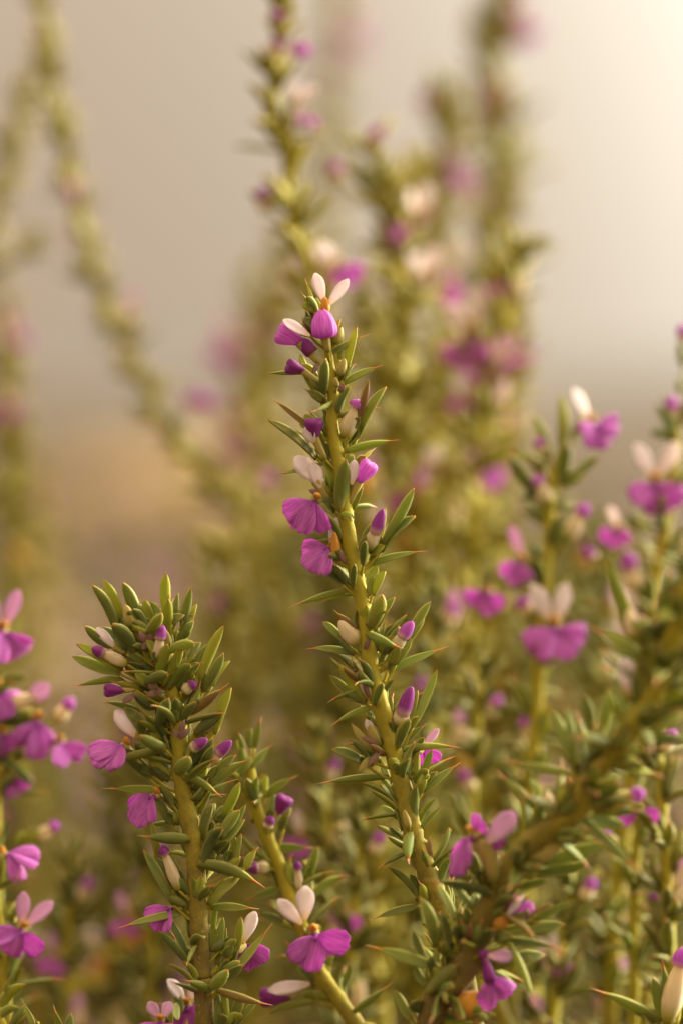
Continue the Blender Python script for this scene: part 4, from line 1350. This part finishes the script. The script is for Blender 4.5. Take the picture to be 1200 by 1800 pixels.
back('tall blurred stem rising just behind the middle stem to the top edge',
     [(500, -40, 5), (496, 30, 8), (484, 110, 11), (482, 180, 12), (500, 250, 13), (508, 330, 13), (520, 410, 14), (545, 480, 14), (570, 600, 15), (600, 760, 16), (640, 1000, 18), (660, 1300, 20), (670, 1810, 20)],
     .585, [(528, 85, 'p', .75), (490, 85, 'b', 1), (540, 215, 'p', .75), (520, 160, 'w', 1.2), (462, 352, 'b', 1.1), (565, 450, 'w', 1), (597, 478, 'p', .9), (490, 40, 'b', .9)], 21)
back('blurred stem with a bright magenta flower right above the middle stem',
     [(652, 255, 5), (665, 320, 9), (680, 400, 12), (695, 480, 13), (708, 560, 14), (712, 680, 15), (715, 900, 17), (720, 1300, 19), (730, 1810, 20)],
     .61, [(692, 405, 'p', .85), (660, 245, 'b', .9), (590, 305, 'b', .9), (735, 350, 'w', 1.5), (655, 620, 'w', 1.1), (745, 460, 'w', 1.5)], 22, size=1.05)
back('blurred stem with the large magenta flower right of the middle',
     [(925, 430, 5), (900, 480, 10), (880, 560, 13), (862, 640, 14), (845, 740, 15), (830, 860, 16), (822, 1060, 17), (820, 1400, 18), (830, 1810, 19)],
     .605, [(868, 510, 'p', .65), (818, 612, 'p', 1.05), (886, 640, 'k', .9), (812, 710, 'p', .7), (830, 540, 'w', 2.0), (795, 515, 'k', .6), (850, 660, 'k', .9), (855, 835, 'k', .9), (880, 690, 'w', 1.1)], 23, n=4)
back('most blurred tall stem at the top right with soft pink flowers',
     [(890, -40, 8), (876, 40, 12), (868, 130, 15), (878, 260, 16), (882, 380, 16), (870, 520, 17), (850, 700, 18), (830, 1000, 19), (810, 1400, 20), (800, 1810, 20)],
     .74, [(915, 55, 'k', .8), (866, 192, 'k', 1.0), (890, 385, 'b', 1.0), (848, 340, 'w', 1.2)], 24, size=1.5, n=6, spacing=52)
back('blurred leafy stem between the two tall ones at the top right',
     [(782, 170, 8), (790, 220, 12), (778, 290, 14), (768, 360, 14), (765, 450, 15), (768, 560, 15), (772, 760, 16), (775, 1100, 18), (775, 1810, 19)],
     .70, [(748, 185, 'b', .9), (805, 308, 'k', 1.0), (770, 460, 'w', 1.8)], 25, size=1.15, n=5)
back('faint grey blurred stem at the top edge just right of the tall stem',
     [(598, -40, 8), (592, 60, 12), (580, 160, 13), (575, 260, 14), (570, 400, 14), (560, 700, 15), (545, 1100, 16), (530, 1810, 17)],
     .92, [(620, 70, 'k', .7), (570, 130, 'b', 1.2)], 26, size=1.1, n=4)
back('leaning blurred olive stem sweeping down from the top left',
     [(62, -40, 8), (82, 40, 10), (86, 110, 11), (104, 190, 11), (116, 270, 12), (132, 350, 12), (155, 430, 12), (180, 520, 12), (215, 590, 13), (250, 660, 13), (300, 760, 14), (380, 850, 15), (450, 950, 16), (520, 1150, 17), (560, 1450, 18), (580, 1810, 18)],
     .66, [(128, 345, 'b', .8), (120, 415, 'w', .7), (350, 695, 'p', .8)], 27, size=.76, spacing=44, n=6)
back('thin blurred stem in the top left corner beside the leaning stem',
     [(52, 150, 4), (40, 190, 7), (22, 250, 8), (5, 310, 8), (-20, 380, 9), (-60, 600, 10), (-90, 1000, 12), (-100, 1810, 13)], .70, [], 28, size=1.0, spacing=40, n=5)
back('blurred twig reaching in from the left edge under the leaning stem',
     [(62, 430, 3), (30, 450, 6), (-10, 475, 7), (-60, 540, 8), (-110, 800, 10), (-120, 1810, 12)], .68, [], 29, size=.9, spacing=44, n=4)
back('blurred stem with reddish buds standing in the left edge at horizon height',
     [(5, 540, 6), (10, 590, 10), (12, 660, 12), (10, 760, 13), (20, 900, 14), (10, 1100, 15), (0, 1400, 16), (-10, 1810, 16)],
     .70, [(20, 600, 'k', .8), (10, 712, 'p', 1.1), (-5, 550, 'w', .8)], 30, n=4)
back('blurred stem behind the left of the sharp stem with pale magenta flowers',
     [(440, 480, 6), (446, 560, 11), (440, 660, 13), (430, 760, 14), (425, 880, 15), (430, 1100, 16), (440, 1400, 17), (450, 1810, 18)],
     .76, [(405, 622, 'k', 1.1), (395, 730, 'b', 1.0), (480, 620, 'w', .9), (420, 790, 'k', .8)], 31)
back('blurred yellow green stem close behind the top of the sharp stem on its right',
     [(640, 520, 5), (655, 590, 9), (680, 700, 12), (700, 820, 13), (735, 960, 14), (745, 1150, 15), (740, 1400, 16), (735, 1810, 17)],
     .60, [(760, 800, 'w', .9), (690, 880, 'p', .9), (640, 900, 'p', .9), (735, 860, 'b', .9)], 32)
back('blurred stem with a round magenta flower left below the middle',
     [(380, 960, 5), (392, 1040, 9), (400, 1130, 11), (412, 1300, 13), (425, 1500, 14), (430, 1810, 15)], .63, [(395, 1052, 'p', .9), (470, 850, 'b', .9)], 33)
for k, (px, top, z, lean, lb) in enumerate([
        (720, 300, .68, 25, 'blurred golden stem just right of the bright magenta flower in the upper middle'),
        (905, 560, .64, 30, 'blurred yellow stem at the right side of the upper flower column'),
        (610, 640, .66, -15, 'blurred yellow stem close along the left of the sharp stem top'),
        (780, 640, .63, 10, 'blurred yellow green stem below the upper flower column'),
        (120, 900, 1.1, 30, 'faint blurred olive stem far back at the left under the leaning stem'),
        (330, 860, 1.0, -20, 'faint blurred stem far back below the foot of the leaning stem'),
        (230, 960, 1.25, 10, 'faint blurred stem far back above the tufted left stem'),
        (60, 820, .9, 10, 'soft blurred stem far back beside the reddish buds at the left edge'),
        (500, 420, .74, 20, 'blurred pale stem on the left of the tall stem behind the sharp one')]):
    back(lb, [(px, top, 5), (px - lean * .3, top + 80, 10), (px - lean, top + 280, 13), (px - lean * 1.3, top + 700, 15), (px - lean * 1.6, 1850, 16)], z,
         [(px + 22, top + 70, 'b', .7), (px - 24, top + 180, 'k', .65)], 200 + k, n=6, spacing=40, tints=(.35, 1.0), extra=4)
# the ones nothing tells apart fill the thicket
back('thick bare yellowish stem slanting low between the left edge and the tufted stem',
     [(262, 1600, 9), (235, 1645, 14), (185, 1695, 17), (130, 1745, 18), (60, 1830, 19)], .62, [], 34, n=1, spacing=120)
MID = [(845, 1180, .555, 30, 'dark blurred leafy stem below the magenta flower of the right stem'),
       (905, 1330, .565, -40, 'blurred dark stem just behind the fork of the slanting branch'),
       (1010, 1500, .545, 60, 'blurred leafy stem under the middle of the slanting branch'),
       (560, 1290, .56, -30, 'blurred olive stem between the slim stem and the sharp stem'),
       (640, 1420, .55, 40, 'blurred dark stem left of where sharp stem and branch cross'),
       (255, 1430, .57, -20, 'blurred olive stem just left of the tufted stem foot'),
       (130, 1500, .57, 30, 'blurred olive stem beside the spread magenta flower at lower left'),
       (770, 1020, .575, 20, 'blurred green stem rising right of the sharp stem at half height'),
       (1150, 1240, .53, -30, 'blurred bright green stem behind the upper slanting branch'),
       (1060, 1640, .56, -50, 'blurred brown green stem left of the slender yellowish stem')]
for k, (px, top, z, lean, lb) in enumerate(MID):
    back(lb, [(px, top, 5), (px - lean * .2, top + 70, 9), (px - lean * .6, top + 260, 12), (px - lean, top + 500, 14), (px - lean * 1.3, 1860 + top * .05, 15)], z,
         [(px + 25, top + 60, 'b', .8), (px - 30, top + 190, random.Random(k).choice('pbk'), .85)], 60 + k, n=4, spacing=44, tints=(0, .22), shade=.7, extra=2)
R = random.Random(77)
spots = []
for k in range(42):
    px = [500, 560, 690, 760, 820, 880, 1000, 1060, 1140, 1190, 620, 540, 940, 850, 720, 480, 450, 1100, 1020, 780, 250, 180, 90, 330, 660, 900, 1160, 590, 30, 400, 130, 220, 290, 70, 380, 970, 1080, 800, 700, 1150, 610, 520][k]
    top = {True: R.uniform(780, 1000), False: R.uniform(930, 1180)}[470 < px < 900]
    if px < 430:
        top = R.uniform(1180, 1400)
    if px > 980:
        top = R.uniform(900, 1080)
    spots.append((px, top, R.uniform(.60, .95)))
for k, (px, top, z) in enumerate(spots):
    lean = R.uniform(-50, 50)
    pts = [(px + lean, top, 5), (px + lean * .8, top + 70, 9), (px + lean * .5, top + 230, 12), (px + lean * .2, top + 450, 14), (px, 1820, 15)]
    fl = []
    for j in range(R.choice((1, 2, 2, 3))):
        fl.append((px + lean * .6 + R.choice((-1, 1)) * R.uniform(20, 45), top + R.uniform(20, 480), R.choice('pkkbww'), R.uniform(.7, 1.0)))
    where = next(t_ for lim, t_ in ((150, 'beyond the purple flowers at the left edge'), (430, 'behind the tufted left stem'), (570, 'between the slim stem and the sharp middle stem'),
                                    (710, 'right behind the sharp middle stem'), (860, 'just right of the sharp middle stem'), (1030, 'behind the right stem with magenta flowers'),
                                    (9999, 'behind the slanting branch near the right edge')) if px < lim)
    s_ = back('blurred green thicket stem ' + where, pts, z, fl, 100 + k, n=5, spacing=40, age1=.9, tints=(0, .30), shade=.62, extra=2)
    s_.root['group'] = 'blurred stems of the thicket'
